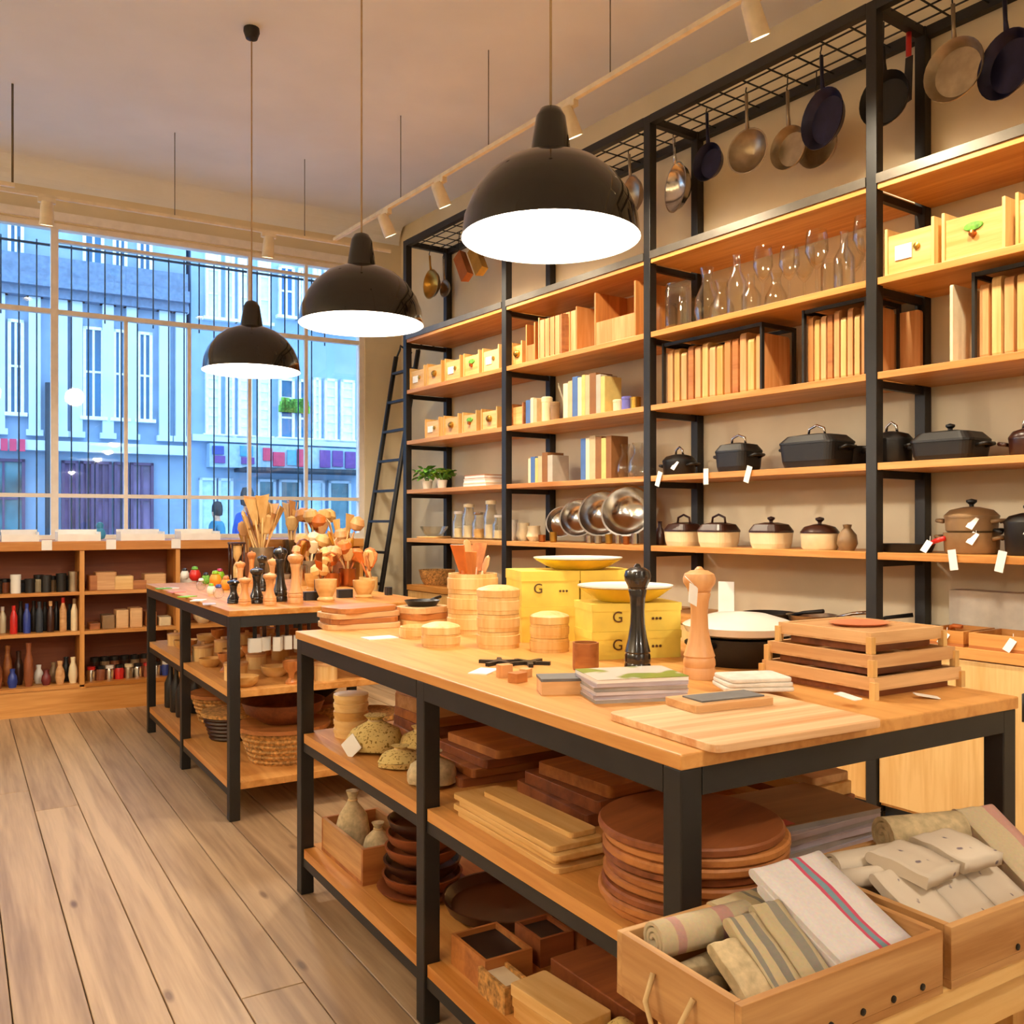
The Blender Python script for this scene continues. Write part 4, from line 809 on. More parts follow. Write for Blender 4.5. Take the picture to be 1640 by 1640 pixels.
def ybowl(label, x, y, z, r, h):
    o = thing('enamel_bowl', label, 'bowl', (x, y, z))
    B().lathe([(r*.55, 0), (r*.72, h*.3), (r*.96, h*.9), (r, h), (r*.985, h)], 32).build('outside', yenamel, o)
    B().lathe([(r*.985, h+.0005), (r*1.02, h+.003), (r*1.02, h+.006), (r*.97, h+.004), (r*.7, h*.36), (r*.5, .004), (0, .004)][::1], 32).build('inside', white, o)
p = fr((X, Y), ra, .12, 0)
ybowl('yellow enamel bowl with white inside on the back yellow boxes', p[0], p[1], TZ1+.2185, .14, .032); ybowl('yellow enamel bowl with white inside on the front yellow boxes', X2-.005, Y2, TZ1+.151, .13, .038)
# pepper mills
MILL = [(1, 0), (1, .08), (.94, .1), (1, .12), (.98, .17), (.92, .19), (.98, .205), (.92, .23), (.72, .33), (.56, .46), (.52, .58), (.58, .7), (.7, .77), (.66, .785), (.74, .8)]
HEAD = [(.7, .801), (.76, .82), (.98, .87), (1.02, .91), (.92, .955), (.55, .985), (.3, .99), (.26, 1), (.14, 1.02), (0, 1.024)]
def mill(label, loc, r, h, mat, name='pepper_mill', tagp=False, group=None):
    o = thing(name, label, 'pepper mill', loc, RT, group); B().lathe(sp(MILL, r, h), 24).build('body', mat, o); B().lathe(sp(HEAD, r, h), 24).build('head', mat, o)
    if tagp: price_tag_part(o, -r*.9, -r*.5, h*.86)
    return o
mill('tall glossy black pepper mill on the near table', on1(1021, 1078), .0325, .262, plain('black_lacquer', '1f1a18', .22, coat=.4))
mill('tall natural beech pepper mill with a paper tag on the near table', on1(1120, 1085), .038, .258, beechz, tagp=True)
# pot with white lid
o = thing('casserole', 'black casserole topped with a wide white dish behind the beech mill', 'pot', (.6, 2.42, TH), RT)
B().lathe([(.11, 0), (.124, .02), (.13, .07), (.124, .07), (.11, .01), (0, .01)], 32).build('body', iron, o)
for s in (-1, 1): B().tube([(s*.124, -.035, .055), (s*.157, -.03, .062), (s*.157, .03, .062), (s*.124, .035, .055)], .008, 7).build('side_handle', iron, o)
B().lathe([(.1, .071), (.14, .082), (.15, .1), (.146, .103), (.12, .114), (.07, .128), (0, .134)], 32).build('lid', white, o)
# small things between
turned('wooden_cup', 'small reddish wooden cup in front of the yellow boxes', 'cup', on1(938, 1072), [('body', sp([(.95, 0), (1, .1), (1, 1), (.86, 1), (.82, .12), (0, .1)], .033, .068), acacia)])
for i, (px, py, a) in enumerate(((800, 1063, 20), (848, 1064, -15))):
    b = B()
    for k in range(5):
        q = k*1.257; b.prism([(.008*math.cos(q+1.57)+.0*math.cos(q), .008*math.sin(q+1.57)), (-.008*math.cos(q+1.57), -.008*math.sin(q+1.57)), (.055*math.cos(q)-.006*math.cos(q+1.57), .055*math.sin(q)-.006*math.sin(q+1.57)), (.055*math.cos(q)+.006*math.cos(q+1.57), .055*math.sin(q)+.006*math.sin(q+1.57))], 0, .009)
    b.lathe([(.018, 0), (.018, .0092), (0, .0092)], 14); one('trivet', b, iron, f'flat black star-shaped trivet before the steamers, {("left", "right")[i]} one', 'trivet', on1(px, py), rad(a))
for i, (px, py, w, h) in enumerate(((808, 1084, .035, .03), (829, 1092, .04, .022), (842, 1084, .03, .02))):
    one('wooden_block', B().prism(rrect(w, w*.8, .006, 3), 0, h), (beechz, acacia, beech)[i], f'tiny wooden block by the table edge, {nth(i, 3)} of three', 'block', on1(px, py), RT+rad(15*i))
o = thing('knife_box', 'pale wooden box with a dark slate lid by the magazines', 'box', on1(925, 1107), RT+rad(-24)); B().bc(.17, .07, .028).build('body', beech, o); B().bc(.172, .072, .006, 0, 0, .0281).build('lid', slate, o)
# magazines, cloths, slate tray, big board
flat_board('cutting_board', 'large pale striped cutting board lying on the near table corner', (*G(1190, 1158, TZ1), TZ1), .4, .3, .014, wood('striped_beech', 'd49a66', 'f0cfa0', 0, 12, .5, .05, .03), RT-rad(2), 'cutting board', .02)
mg = [plain('magazine_cover_white', 'd9d0d4', .5, var=.03), lav, greyp, plain('magazine_cover_rose', 'c4b2b4', .5), plain('magazine_cover_pale', 'd4ccd0', .5)]
z = TZ1
for i in range(6):
    o = thing('magazine', f'{("grey", "pale", "rose-grey", "lavender", "white", "picture-covered")[i]} magazine in the stack on the near table, {("bottom", "second", "third", "fourth", "fifth", "top")[i]}', 'magazine', (*G(1010, 1114, TZ1), z), RT-rad(18+RN.uniform(-5, 5)), 'magazines stacked on the near table')
    B().bc(.2, .145, .007).build('pages', (greyp, lav, mg[4], greyp, lav, paper)[i], o); B().bc(.202, .147, .001, 0, 0, .0071).build('cover', mg[i % 5] if i < 5 else speckle('herb_photo_cover', 'cfc4b8', '7c8a2c', 9, .5, .4), o); z += .0083
z = TZ1+.0145
for i in range(3):
    one('folded_napkin', B().prism(rrect(.15-.006*i, .11-.004*i, .012, 3), 0, .009), plain('white_linen', 'e6ddd0', .95, var=.05, scale=50, bump=.3), f'folded white linen napkin beside the casserole, {("bottom", "middle", "top")[i]} of three', 'napkin', (*G(1205, 1112, TZ1), TZ1+.0145+.0093*i), RT+rad(-28+4*i), 'folded napkins', .003)
o = thing('slate_board', 'wooden board with a grey slate inlay at the stack front', 'board', (*G(1152, 1140, TZ1), TZ1+.0145), RT-rad(6)); B().prism(rrect(.19, .1, .008, 3), 0, .014).build('board', beech, o); B().bc(.15, .062, .003, .01, 0, .0141).build('slate', slate, o)
# stack of trays
def tray(label, loc, w, d, h, rz, group=None):
    o = thing('wooden_tray', label, 'tray', loc, rz, group); k = .012
    B().box(-w/2, -d/2, h*.4, w/2, d/2, h*.5).build('base', beech, o)
    for y in (-d/2, d/2-k): B().box(-w/2, y, h*.5, w/2, y+k, h).build('rim', beech, o)
    for x in (-w/2, w/2-k): B().box(x, -d/2+k, h*.5, x+k, d/2-k, h).build('rim', beechy, o)
    B().box(-w/2+.02, -d/2+.02, 0, w/2-.02, d/2-.02, h*.399).build('skirt', walnutx, o)
    if 'top one' in label: B().box(-w/2+k+.001, -d/2+k+.001, h*.8, w/2-k-.001, d/2-k-.001, h*.96).build('top_panel', beech, o)
    for sx_ in (-1, 1):
        for sy_ in (-1, 1): B().bc(.014, .014, h*.8, sx_*(w/2-.001), sy_*(d/2-.001), 0).build('corner_post', pinez, o)
    return o
tp = G(1360, 1085, TZ1)
tp = (.80, 2.12)
for i, (w, d) in enumerate(((.3, .31), (.285, .29), (.25, .255))):
    tray(f'shallow wooden tray of the stack at the table\'s right, {("bottom", "middle", "top")[i]} one', (tp[0], tp[1], TZ1+.045*i), w, d, .0445, RT, 'stacked wooden trays')
one('dish', B().lathe([(.06, 0), (.075, .006), (.07, .007), (0, .003)], 28, sy=.8), plain('salmon_glaze', 'd9835a', .4), 'salmon-red oval dish lying on the topmost wooden tray', 'dish', (tp[0], tp[1], TZ1+.045*2+.0445*.96+.0005), RT)
for i, (px, py) in enumerate(((1358, 1130), (1484, 1118))):
    one('price_tag', B().prism(rrect(.03, .05, .004, 2), 0, .0015).xf(RX(rad(8))), paper, f'white price tag lying before the tray stack, {("left", "right")[i]} one', 'tag', (*G(px, py, TZ1), TZ1+(.0178 if i == 0 else .004)), RT+rad(50 if i else 5))
# ------------------------------------------------------------------ near table, middle shelf
M1 = .54; M0 = .155
def m1(x, y, dz=0): return inT(T1, x, y, M1+dz)
def b1_(x, y, dz=0): return inT(T1, x, y, M0+dz)
for i in range(9):
    one('round_board', B().lathe([(.168, 0), (.172, .004), (.172, .013), (.168, .0165), (0, .0165)], 40), (acacia, walnut)[i % 3 == 2], f'round wooden board in the tall stack behind the near leg, {("bottom", "second", "third", "fourth", "fifth", "sixth", "seventh", "eighth", "top")[i]}', 'board', m1(.2+RN.uniform(-.006, .006), .19+RN.uniform(-.006, .006), .0172*i), RN.uniform(0, 3), 'round boards stacked on the middle shelf')
for i in range(7):
    o = thing('magazine', f'grey magazine in the stack on the middle shelf, {("bottom", "second", "third", "fourth", "fifth", "sixth", "top")[i]}', 'magazine', m1(.6+RN.uniform(-.006, .006), .31+RN.uniform(-.006, .006), .0122*i), RT+rad(RN.uniform(-4, 4)), 'magazines on the middle shelf')
    B().bc(.3, .22, .011).build('pages', (greyp, lav)[i % 2], o); B().bc(.302, .222, .001, 0, 0, .0111).build('cover', wood('brown_cover', '8a6234', 'a87c48', 0) if i == 6 else mg[i % 5], o)
    if i == 6: B().bc(.05, .03, .0006, -.12, -.09, .0122).build('cover_patch', red, o)
for i in range(5):
    flat_board('serving_board', f'long slim pale board at the shelf edge, {("bottom", "second", "third", "fourth", "top")[i]} of the pile', m1(.115+(.02 if i > 3 else 0)+RN.uniform(-.004, .004), .64+.02*(i % 2), .0125*i), .13 if i < 4 else .07, .44 if i < 4 else .36, .012, piney, RT+rad(RN.uniform(-1.5, 1.5)), 'board', .012, 'slim boards on the middle shelf')
zz = 0
for i, (w, d, m_) in enumerate(((.42, .34, walnutx), (.4, .32, walnutx), (.36, .28, acacia))):
    flat_board('chopping_board', f'large dark walnut board midway along the middle shelf, {("bottom", "middle", "top")[i]} of three', m1(.46+.005*i, .78-.01*i, zz), w-.04, d, .03, m_, RT+rad(4*i-3), 'board', .012, 'walnut boards on the middle shelf'); zz += .0305
zz = 0
for i in range(4):
    flat_board('chopping_board', f'broad reddish wooden board in the middle of the shelf, {("bottom", "second", "third", "top")[i]} of four', m1(.4+.015*i, 1.19-.012*i, zz), .46-.02*i, .3-.01*i, .024, (walnutx, acacia, walnutx, acacia)[i], RT+rad(2*i-3), 'board', .012, 'reddish boards on the middle shelf'); zz += .0245
zz = 0
for i in range(6):
    flat_board('chopping_board', f'thick brown board at the far side of the middle shelf, {("bottom", "second", "third", "fourth", "top", "")[i]} of its pile', m1(.775+.005*(i % 2), 1.16+.012*(i % 3), zz), .22, .42, .026, (walnut, acacia, walnut, walnut, acacia, walnut)[i], RT+rad(2*i-6), 'board', .012, 'brown boards at the far side') if i < 5 else None; zz += .0265
zz = 0
for i in range(5):
    flat_board('chopping_board', f'pinkish-brown board at the far end of the middle shelf, {("bottom", "second", "third", "fourth", "top")[i]} of five', m1(.44, 1.62, zz), .34-.01*i, .26, .03 if i < 3 else .045, (acacia, walnutx, acacia, beech, plain('pink_board', 'c79a7e', .6))[i], RT+rad(3*i-5), 'board', .012, 'boards at the far end'); zz += (.0305 if i < 3 else .0455)
for i in range(5):
    one('round_box', B().lathe([(.055, 0), (.055, .012), (.058, .013), (.058, .026), (.055, .0275), (0, .0275)], 22), pine, f'small round pale wooden box in the shelf-end pile, {("bottom", "second", "third", "fourth", "top")[i]}', 'box', m1(.14, 1.78, .028*i), 0, 'round boxes at the shelf end')
def sack(label, loc, r, h, rz, mat):
    b = B(); n = 14; prof = [(.5, 0), (.95, .1), (1, .35), (.8, .62), (.35, .8), (.22, .86), (.4, 1), (.3, 1)]; b.lathe(sp(prof, r, h), n)
    b.v = [(x*(1+RN.uniform(-.12, .12)), y*(1+RN.uniform(-.12, .12)), z_) for x, y, z_ in b.v]
    o = thing('net_bag', label, 'bag', loc, rz); b.build('bag', mat, o); B().tube([(r*.24*math.cos(a/8*6.28), r*.24*math.sin(a/8*6.28), h*.85) for a in range(9)], .004, 5).build('tie', rope, o); return o
net = speckle('straw_net', 'dcc078', '8a6a28', 130, .58, .95)
s_ = sack('straw net bag with a square paper tag at the shelf end', m1(.13, 1.55), .085, .11, RT, net)
B().prism(rrect(.055, .055, .002, 2), 0, .002).xf(TR(-.09, -.03, .03) @ RZ(-RT-.5) @ RX(rad(80)) @ RZ(rad(45))).build('paper_tag', paper, s_)
sack('yellowish net bag behind the tagged one on the middle shelf', m1(.24, 1.46), .07, .08, RT, net); sack('pale linen bundle just left of the middle leg', m1(.12, 1.13), .07, .09, RT, linen); sack('loose straw net bag between the bundles', m1(.12, 1.34), .065, .06, RT, net)
zz = 0  # dark walnut board stands in for the shaded gap between pale ones
for i in range(4):
    flat_board('serving_board', f'plank-like board at the right side of the middle shelf, {("bottom", "second", "third", "top")[i]} of four', m1(.815, .62+.01*i, zz), .125, .54, .02 if i % 2 else .03, (piney, walnut, piney, beechy)[i], RT, 'board', .008, 'planks at the right side'); zz += .0205 if i % 2 else .0305
# ------------------------------------------------------------------ near table, bottom shelf
crw = wood('crate_wood', 'a5713c', 'd2a46c', 0, 9); crwy = wood('crate_end_wood', 'a5713c', 'd2a46c', 1, 9)
def crate(label, loc, w, d, h, rz, mat=oak, holes=0, cat='crate', rope_side=None, lbl_holes=None):
    o = thing('wooden_crate', label, cat, loc, rz); k = .012
    B().box(-w/2, -d/2, 0, w/2, d/2, k).build('base', mat, o)
    for y in (-d/2, d/2-k): B().box(-w/2, y, k, w/2, y+k, h).build('side_panel', mat, o, bev=.001)
    for x in (-w/2, w/2-k): B().box(x, -d/2+k, k, x+k, d/2-k, h).build('end_panel', crwy, o)
    if rope_side: B().tube([(-w/2-.002, -.04, h*.7), (-w/2-.02, -.035, h*.35), (-w/2-.026, 0, -.02), (-w/2-.02, .035, h*.35), (-w/2-.002, .04, h*.7)], .004, 7).build('rope_handle', rope, o)
    for j in range(holes): B().lathe([(.005, 0), (.005, .002), (0, .003)], 10).xf(TR(-w*.1+j*w*.16, -d/2, .022) @ RX(rad(90))).build('nail_head', iron, o)
    return o
crate('small wooden crate at the end of the bottom shelf', b1_(.16, 1.66), .2, .36, .11, RT, acacia)
sack('beige cloth bag sitting in the small bottom-shelf crate', b1_(.13, 1.74, .0125), .055, .2, RT, linen); sack('small beige cloth bag at the crate front', b1_(.16, 1.6, .0125), .05, .13, RT, linen)
for i in range(5):
    r = .12-.004*i
    one('clay_bowl', B().lathe([(r*.6, 0), (r*.9, .025), (r, .052), (r*.94, .052), (r*.82, .028), (0, .01)], 26), (terra, dkbrown, terra, terra, dkbrown)[i], f'brown clay bowl in the stack beside the crate, {("bottom", "second", "third", "fourth", "top")[i]}', 'bowl', b1_(.2, 1.36, .0085+.04*i), 0, 'clay bowls on the bottom shelf')
one('clay_platter', B().lathe([(.12, 0), (.17, .02), (.185, .05), (.178, .05), (.16, .026), (0, .01)], 32), dkbrown, 'wide dark brown clay platter near the middle leg', 'platter', b1_(.34, 1.1), 0)
one('clay_platter', B().lathe([(.1, 0), (.125, .012), (.135, .024), (.128, .024), (.11, .014), (0, .008)], 30), terra, 'wide flat terracotta dish under the bowl stack', 'platter', b1_(.2, 1.36), 0)
def small_box(label, x, y, w, d, h, mat, lidm, dz=0, rz=0):
    o = thing('small_box', label, 'box', b1_(x, y, dz), RT+rz); k = .008
    B().box(-w/2, -d/2, 0, w/2, d/2, k).box(-w/2, -d/2, k, w/2, -d/2+k, h).box(-w/2, d/2-k, k, w/2, d/2, h).box(-w/2, -d/2+k, k, -w/2+k, d/2-k, h).box(w/2-k, -d/2+k, k, w/2, d/2-k, h).build('body', mat, o)
    B().bc(w-2*k-.002, d-2*k-.002, .01, 0, 0, h*.7).build('contents', lidm, o); return o
small_box('wooden box of dark pieces at the shelf edge behind the middle leg', .13, .83, .13, .17, .075, acacia, black)
small_box('reddish divided box with black slots, left one', .29, .84, .1, .12, .07, walnutx, black); small_box('reddish divided box with black slots, right one', .41, .8, .12, .12, .07, walnutx, black)
small_box('straw-coloured basket box at the very shelf edge', .09, .7, .07, .12, .06, wicker, card)
zz = 0
for i in range(3):
    flat_board('wooden_slab', f'thick pale wooden slab near the shelf\'s front corner, {("bottom", "middle", "top")[i]} of three', b1_(.12, .52, zz), .1, .22, .026, piney, RT+rad(3*i), 'board', .006, 'slabs on the bottom shelf'); zz += .0265
one('gift_box', B().bc(.38, .3, .075), walnutx, 'wide brown flat box on the bottom shelf behind the slabs', 'box', b1_(.4, .54), RT+rad(2), bev=.003)
one('straw_bundle', B().lathe([(.03, 0), (.045, .03), (.03, .07), (.012, .085), (0, .086)], 14), net, 'small straw bundle at the front corner of the bottom shelf', 'bundle', b1_(.17, .37), 0)
# ------------------------------------------------------------------ crates of linen on the bench
BZ = .57; P0 = (.279, 1.118)
def pc(x, y, z=0): return (*fr(P0, RT, x, y), BZ+z)
bn = thing('bench', 'low pale wooden bench carrying the linen crates', 'bench', (P0[0], P0[1], 0), RT)
for i in range(2): B().box(.05, .004+.15*i, BZ-.03, 1.0, .149+.15*i, BZ).build('top_plank', pine, bn, bev=.002)
for x in (.08, .92):
    for y in (.02, .2): B().box(x, y, 0, x+.05, y+.05, BZ-.03).build('leg', pinez, bn)
B().box(.13, .022, BZ-.1, .92, .042, BZ-.03).build('apron', pine, bn)
crate('front linen crate with a rope handle on its left end', pc(.2, .123), .4, .246, .09, RT, crw, 4, rope_side=1)
crate('second linen crate beside the rope-handled one', pc(.63, .15), .42, .3, .09, RT, crw, 4)
lin_g = stripes('linen_grey_stripe', 'cbb890', [(-.02, -.012, '8a8478'), (.004, .018, '8a8478')], 0); lin_g2 = stripes('linen_grey_band', 'c6b48e', [(.0, .018, '8f897c')], 0); lin_p = stripes('linen_pink_stripe', 'cdbb98', [(-.06, -.045, 'c49a90'), (.02, .045, 'c8988c')], 0)
tw = stripes('white_red_blue_towel', 'eae2e0', [(.004, .011, 'd0506a'), (.011, .022, '7a9aa4'), (.022, .029, 'd0506a')], 0); lin_d = speckle('dotted_linen', 'd6c8b4', '7a6c74', 45, .66, .95)
def roll(label, loc, r, ln, rz, mat, tilt=0):
    """rolled cloth, axis along local x, spiral ends"""
    pts = []; N_ = 44
    for i in range(N_+1):
        a = i/N_*2*math.pi*2.6; q = r*(.28+.72*i/N_); pts.append((q*math.cos(a), q*math.sin(a)))
    th = r*.17; inn = [((math.hypot(*p)-th)/max(math.hypot(*p), 1e-4)*p[0], (math.hypot(*p)-th)/max(math.hypot(*p), 1e-4)*p[1]) for p in pts]
    b = B(); n = len(pts); vs = []
    for x in (-ln/2, ln/2):
        vs += [(x, p[0], p[1]+r) for p in pts]; vs += [(x, p[0], p[1]+r) for p in inn]
    fs = []
    for i in range(n-1):
        fs += [(i, i+1, 2*n+i+1, 2*n+i), (n+i+1, n+i, 3*n+i, 3*n+i+1), (i+1, i, n+i, n+i+1), (2*n+i, 2*n+i+1, 3*n+i+1, 3*n+i)]
    fs += [(0, 2*n, 3*n, n), (n-1, 2*n-1, 4*n-1, 3*n-1)]
    b.add(vs, fs, False)
    for i in range(len(b.sm)): b.sm[i] = (i % 4) < 2
    if tilt: b.xf(TR(0, 0, r) @ RY(tilt) @ TR(0, 0, -r))
    return one('rolled_cloth', b, mat, label, 'cloth', loc, rz, 'rolled linen cloths in the crates')
def folded(label, loc, w, ln, th, rz, mat, lean=0, name='folded_towel'):
    """folded cloth leaning back: a bent slab with a round fold at its top edge"""
    b = B(); n = 9; vs = []; path = []
    for i in range(7): path.append((ln*i/6, 0))
    top = []
    for i in range(7): a = -math.pi/2+math.pi*i/6; top.append((ln+th*.5*math.cos(a), th*.5+th*.5*math.sin(a)))
    sec = path[:-1]+top+[(ln*(5-i)/6, th+.002*math.sin(i*1.3)) for i in range(6)]
    m = len(sec); K = 6
    for k in range(K+1):
        x = -w/2+w*k/K
        for (u, v_) in sec: vs.append((x, u, v_+.0015*math.sin(k*2.1+u*40)))
    fs = [(k*m+i, k*m+(i+1) % m, (k+1)*m+(i+1) % m, (k+1)*m+i) for k in range(K) for i in range(m)]+[tuple(range(m))[::-1], tuple(K*m+i for i in range(m))]
    b.add(vs, fs, True); b.sm[-1] = b.sm[-2] = False
    b.xf(RX(lean)); return one(name, b, mat, label, 'towel', loc, rz, 'folded towels in the crates')
roll('rolled beige cloth with faint pink bands on top at crate left', pc(.11, .19, .06), .028, .17, RT+rad(-4), lin_p); roll('smaller rolled beige cloth below the pink-banded roll', pc(.1, .18, .0125), .022, .14, RT+rad(6), linen)
for i in range(3): roll(f'short beige rolled cloth along the front crate\'s left wall, {("back", "middle", "front")[i]}', pc(.06, .125-.042*i, .0125), .018, .07, RT+rad(20), linen)
for i, (x, y, m_, l_) in enumerate(((.088, .03, linen, .12), (.138, .025, lin_g, .15), (.192, .02, lin_g2, .16))):
    folded(f'folded beige linen towel{" with grey stripes" if i else ""} leaning in the front crate, {nth(i, 3)}', pc(x, y, .02), .046 if i == 0 else .052, l_, .016, RT+rad(-4), m_, rad(32))
for i in range(2): folded(f'white towel with red and blue stripes in the front crate, {("lower", "upper")[i]} one', pc(.303+.003*i, .016+.02*i, .035+.018*i), .152, .19, .015, RT, tw, rad(24), 'striped_towel')
folded('beige striped towel lying behind the white striped towels', pc(.26, .15, .07), .17, .09, .02, RT, lin_g, rad(4))
roll('small tan rolled cloth tucked at the front crate\'s right end', pc(.368, .2, .04), .015, .06, RT+rad(90), linen)
for i, (x, y, zz, r_) in enumerate(((.5, .225, .015, .027), (.52, .225, .07, .026), (.67, .225, .015, .027), (.49, .18, .075, .018))):
    roll(f'dotted pale rolled cloth in the second crate, {("back left", "upper middle", "back right", "top left")[i]}', pc(x, y, zz), r_, .15, RT+rad((10, -8, 5, -14)[i]), lin_d)
for i, x in enumerate((.49, .59, .69)): folded(f'dotted pale folded towel leaning in the second crate, {nth(i, 3)}', pc(x, .03+.01*i, .02), .09, .15, .016, RT+rad(-3+2*i), lin_d, rad(30))
for i, x in enumerate((.55, .66)): folded(f'dotted pale towel lying over the back of the second crate, {("left", "right")[i]} one', pc(x, .1, .095), .1, .1, .02, RT+rad(6-9*i), lin_d, rad(8))
roll('big loosely rolled beige cloth at the back of the second crate', pc(.7, .245, .07), .038, .16, RT+rad(-18), linen); folded('beige towel with a pink stripe at the second crate\'s right', pc(.785, .05, .03), .09, .2, .02, RT+rad(-12), lin_p, rad(28)); roll('pale rolled cloth behind the pink-striped towel', pc(.77, .25, .014), .03, .1, RT+rad(12), linen)
# ================================================================== goods on the table by the window
def on2(px, py, dz=0): return (*G(px, py, TH), TH+dz)
blk = plain('black_lacquer', '1f1a18', .22, coat=.4)
for i, (px, py, r, h, m_, w_) in enumerate(((374, 966, .028, .105, blk, 'short black'), (392, 968, .028, .12, beechz, 'short pale'), (411, 966, .03, .16, blk, 'medium black'), (432, 968, .03, .14, beechz, 'medium pale'), (449, 963, .032, .25, blk, 'tallest black'), (473, 965, .035, .225, beechz, 'tall pale T-topped'), (385, 948, .026, .16, beechz, 'rear pale'), (420, 947, .026, .19, blk, 'rear black'), (436, 945, .025, .17, beechz, 'rear tan'), (403, 940, .025, .2, cherry, 'rear reddish'))):
    mill(f'{w_} pepper mill near the corner of the window-side table', on2(px, py), r, h, m_, group='pepper mills on the window-side table')
for i, (px, m_) in enumerate(((498, black), (552, black), (622, black))):
    one('shaker_block', B().prism(rrect(.075 if i < 2 else .03, .045, .01, 3), 0, .04), m_, f'low black block at the window-side table edge, {nth(i, 3)}', 'block', on2(px, 961-4*i), RT)
for i, (px, py, r, h) in enumerate(((522, 962, .052, .1), (583, 957, .055, .085), (500, 945, .04, .09))):
    turned('mortar', f'pale wooden mortar bowl on the window-side table, {("front left", "front right", "rear")[i]}', 'mortar', on2(px, py), [('body', sp([(.75, 0), (.8, .08), (.62, .2), (.95, .6), (1, 1), (.86, 1), (.8, .6), (0, .35)], r, h), pine)])
def crock(label, px, py, r, h, mat, n, rng=(.22, .34), mats=(pinez,), tilt=20, heads=('spoon', 'spatula', 'fork'), what='wooden utensil', seed=1, hs=1.0):
    rn = random.Random(seed); loc = on2(px, py)
    o = turned('utensil_crock', label, 'container', loc, [('body', [(r*.94, 0), (r, .01), (r, h), (r*.92, h), (r*.92, .014), (0, .014)], mat)])
    todo = []
    for i in range(n):
        a = 2*math.pi*i/n+rn.uniform(-.3, .3); tl = rad(rn.uniform(.2, 1)*tilt); L_ = rn.uniform(*rng); k = heads[i % len(heads)]; q = rn.uniform(.1, .55)*r
        b = B().tube([(0, 0, 0), (0, 0, L_*.72)], .006, 6)
        if k == 'spoon': b.lathe([(0, -.045*hs), (.018*hs, -.035*hs), (.031*hs, 0), (.022*hs, .03*hs), (0, .04*hs)], 12, 0, 0, L_*.82, sy=.35)
        elif k == 'ball': b.lathe([(0, -.04*hs), (.03*hs, -.028*hs), (.042*hs, 0), (.03*hs, .028*hs), (0, .04*hs)], 12, 0, 0, L_*.85)
        else: n0 = len(b.v); b.prism([(-.014, L_*.66), (.014, L_*.66), (.03*hs, L_), (-.024*hs, L_*.97)], -.003, .003); b.xf(Matrix(((1, 0, 0, 0), (0, 0, 1, 0), (0, 1, 0, 0), (0, 0, 0, 1))), n0)
        tip = RZ(a) @ RX(-tl) @ Vector((0, 0, L_))
        b.xf(RZ(a) @ RX(-tl) @ RZ(rn.uniform(-.6, .6)))
        pn = {'spoon': 'wooden_spoon', 'spatula': 'wooden_spatula', 'fork': 'wooden_spatula', 'ball': 'dish_brush'}[k]
        x = loc[0]+q*math.sin(a); y = loc[1]-q*math.cos(a); todo.append(((x+tip.x)/(y+tip.y), b, pn, i, x, y))
    todo.sort(key=lambda e: e[0])
    for j, (_, b, pn, i, x, y) in enumerate(todo):
        kd = {'wooden_spoon': 'spoon', 'wooden_spatula': 'spatula', 'dish_brush': 'brush'}[pn]; nn = len(todo)
        pos = 'leftmost' if j == 0 else 'rightmost' if j == nn-1 else (NTH[j]+' from left' if j < 9 else (NTH[nn-1-j]+' from right'))
        one(pn, b, mats[i % len(mats)], f'{what} {kd} in the {label.split(" on the")[0].split(" near the")[0]}, {pos}', kd, (x, y, loc[2]+.016), 0, 'utensils in the '+label.split(' on the')[0])
crock('big steel crock of pale spoons on the window-side table', 419, 925, .08, .2, alu, 22, (.42, .56), (pinez, pinez, beechz), 22, what='pale wooden', seed=3, hs=1.7)
crock('clear canister of pale spoons on the window-side table', 466, 918, .06, .24, glass('smoky_glass', 'c8c0b0', .9), 12, (.4, .52), (pinez, beechz), 18, what='pale wooden', seed=5, hs=1.4)
crock('dark crock of round brushes on the window-side table', 508, 920, .06, .17, iron, 11, (.34, .5), (pinez, pinez, orange, beechz), 24, ('ball', 'spoon', 'ball'), 'round-headed wooden', 7, 1.35)
crock('brown crock of brushes on the window-side table', 548, 925, .06, .13, terra, 12, (.26, .44), (beechz, gold, pinez), 28, ('ball', 'spoon', 'fork'), 'tan wooden', 9, 1.3)
crock('pale crock of orange spatulas on the window-side table', 590, 945, .05, .07, bamboo, 7, (.16, .22), (orange, pinez, cherry), 26, ('spoon', 'fork'), 'small orange-toned', 11, 1.2)
crock('wire crock of whisks on the window-side table', 480, 938, .045, .12, inox, 7, (.2, .27), (beechz, brass, copper), 24, ('spoon', 'ball'), 'short metal-toned', 13)
crock('low crock of tan brushes on the window-side table', 530, 940, .05, .08, copper, 8, (.16, .23), (beechz, copper, pinez), 30, ('ball', 'fork'), 'short tan', 15)
crock('slim crock of tan spoons on the window-side table', 398, 922, .045, .16, terra, 8, (.28, .38), (beechz, pinez, gold), 20, what='tan wooden', seed=17, hs=1.3)
crock('small tin of pale brushes on the window-side table', 497, 932, .05, .13, alu, 9, (.22, .33), (pinez, beechz, cream), 28, ('ball', 'spoon'), 'pale wooden', 19, 1.1)
crock('copper pot of tan utensils on the window-side table', 556, 938, .05, .1, copper, 9, (.18, .3), (beechz, orange, pinez), 30, ('fork', 'ball', 'spoon'), 'tan mixed', 23, 1.1)
crock('dark cup of small brushes on the window-side table', 514, 950, .035, .07, dkbrown, 6, (.12, .2), (pinez, copper), 30, ('ball', 'fork'), 'small pale', 25, .8)
o = thing('hourglass_stand', 'dark-framed tall glass timer behind the pepper mills', 'timer', on2(379, 930), RT)
B().bc(.09, .09, .012).build('base_plate', dkbrown, o); B().bc(.09, .09, .012, 0, 0, .228).build('top_plate', dkbrown, o)
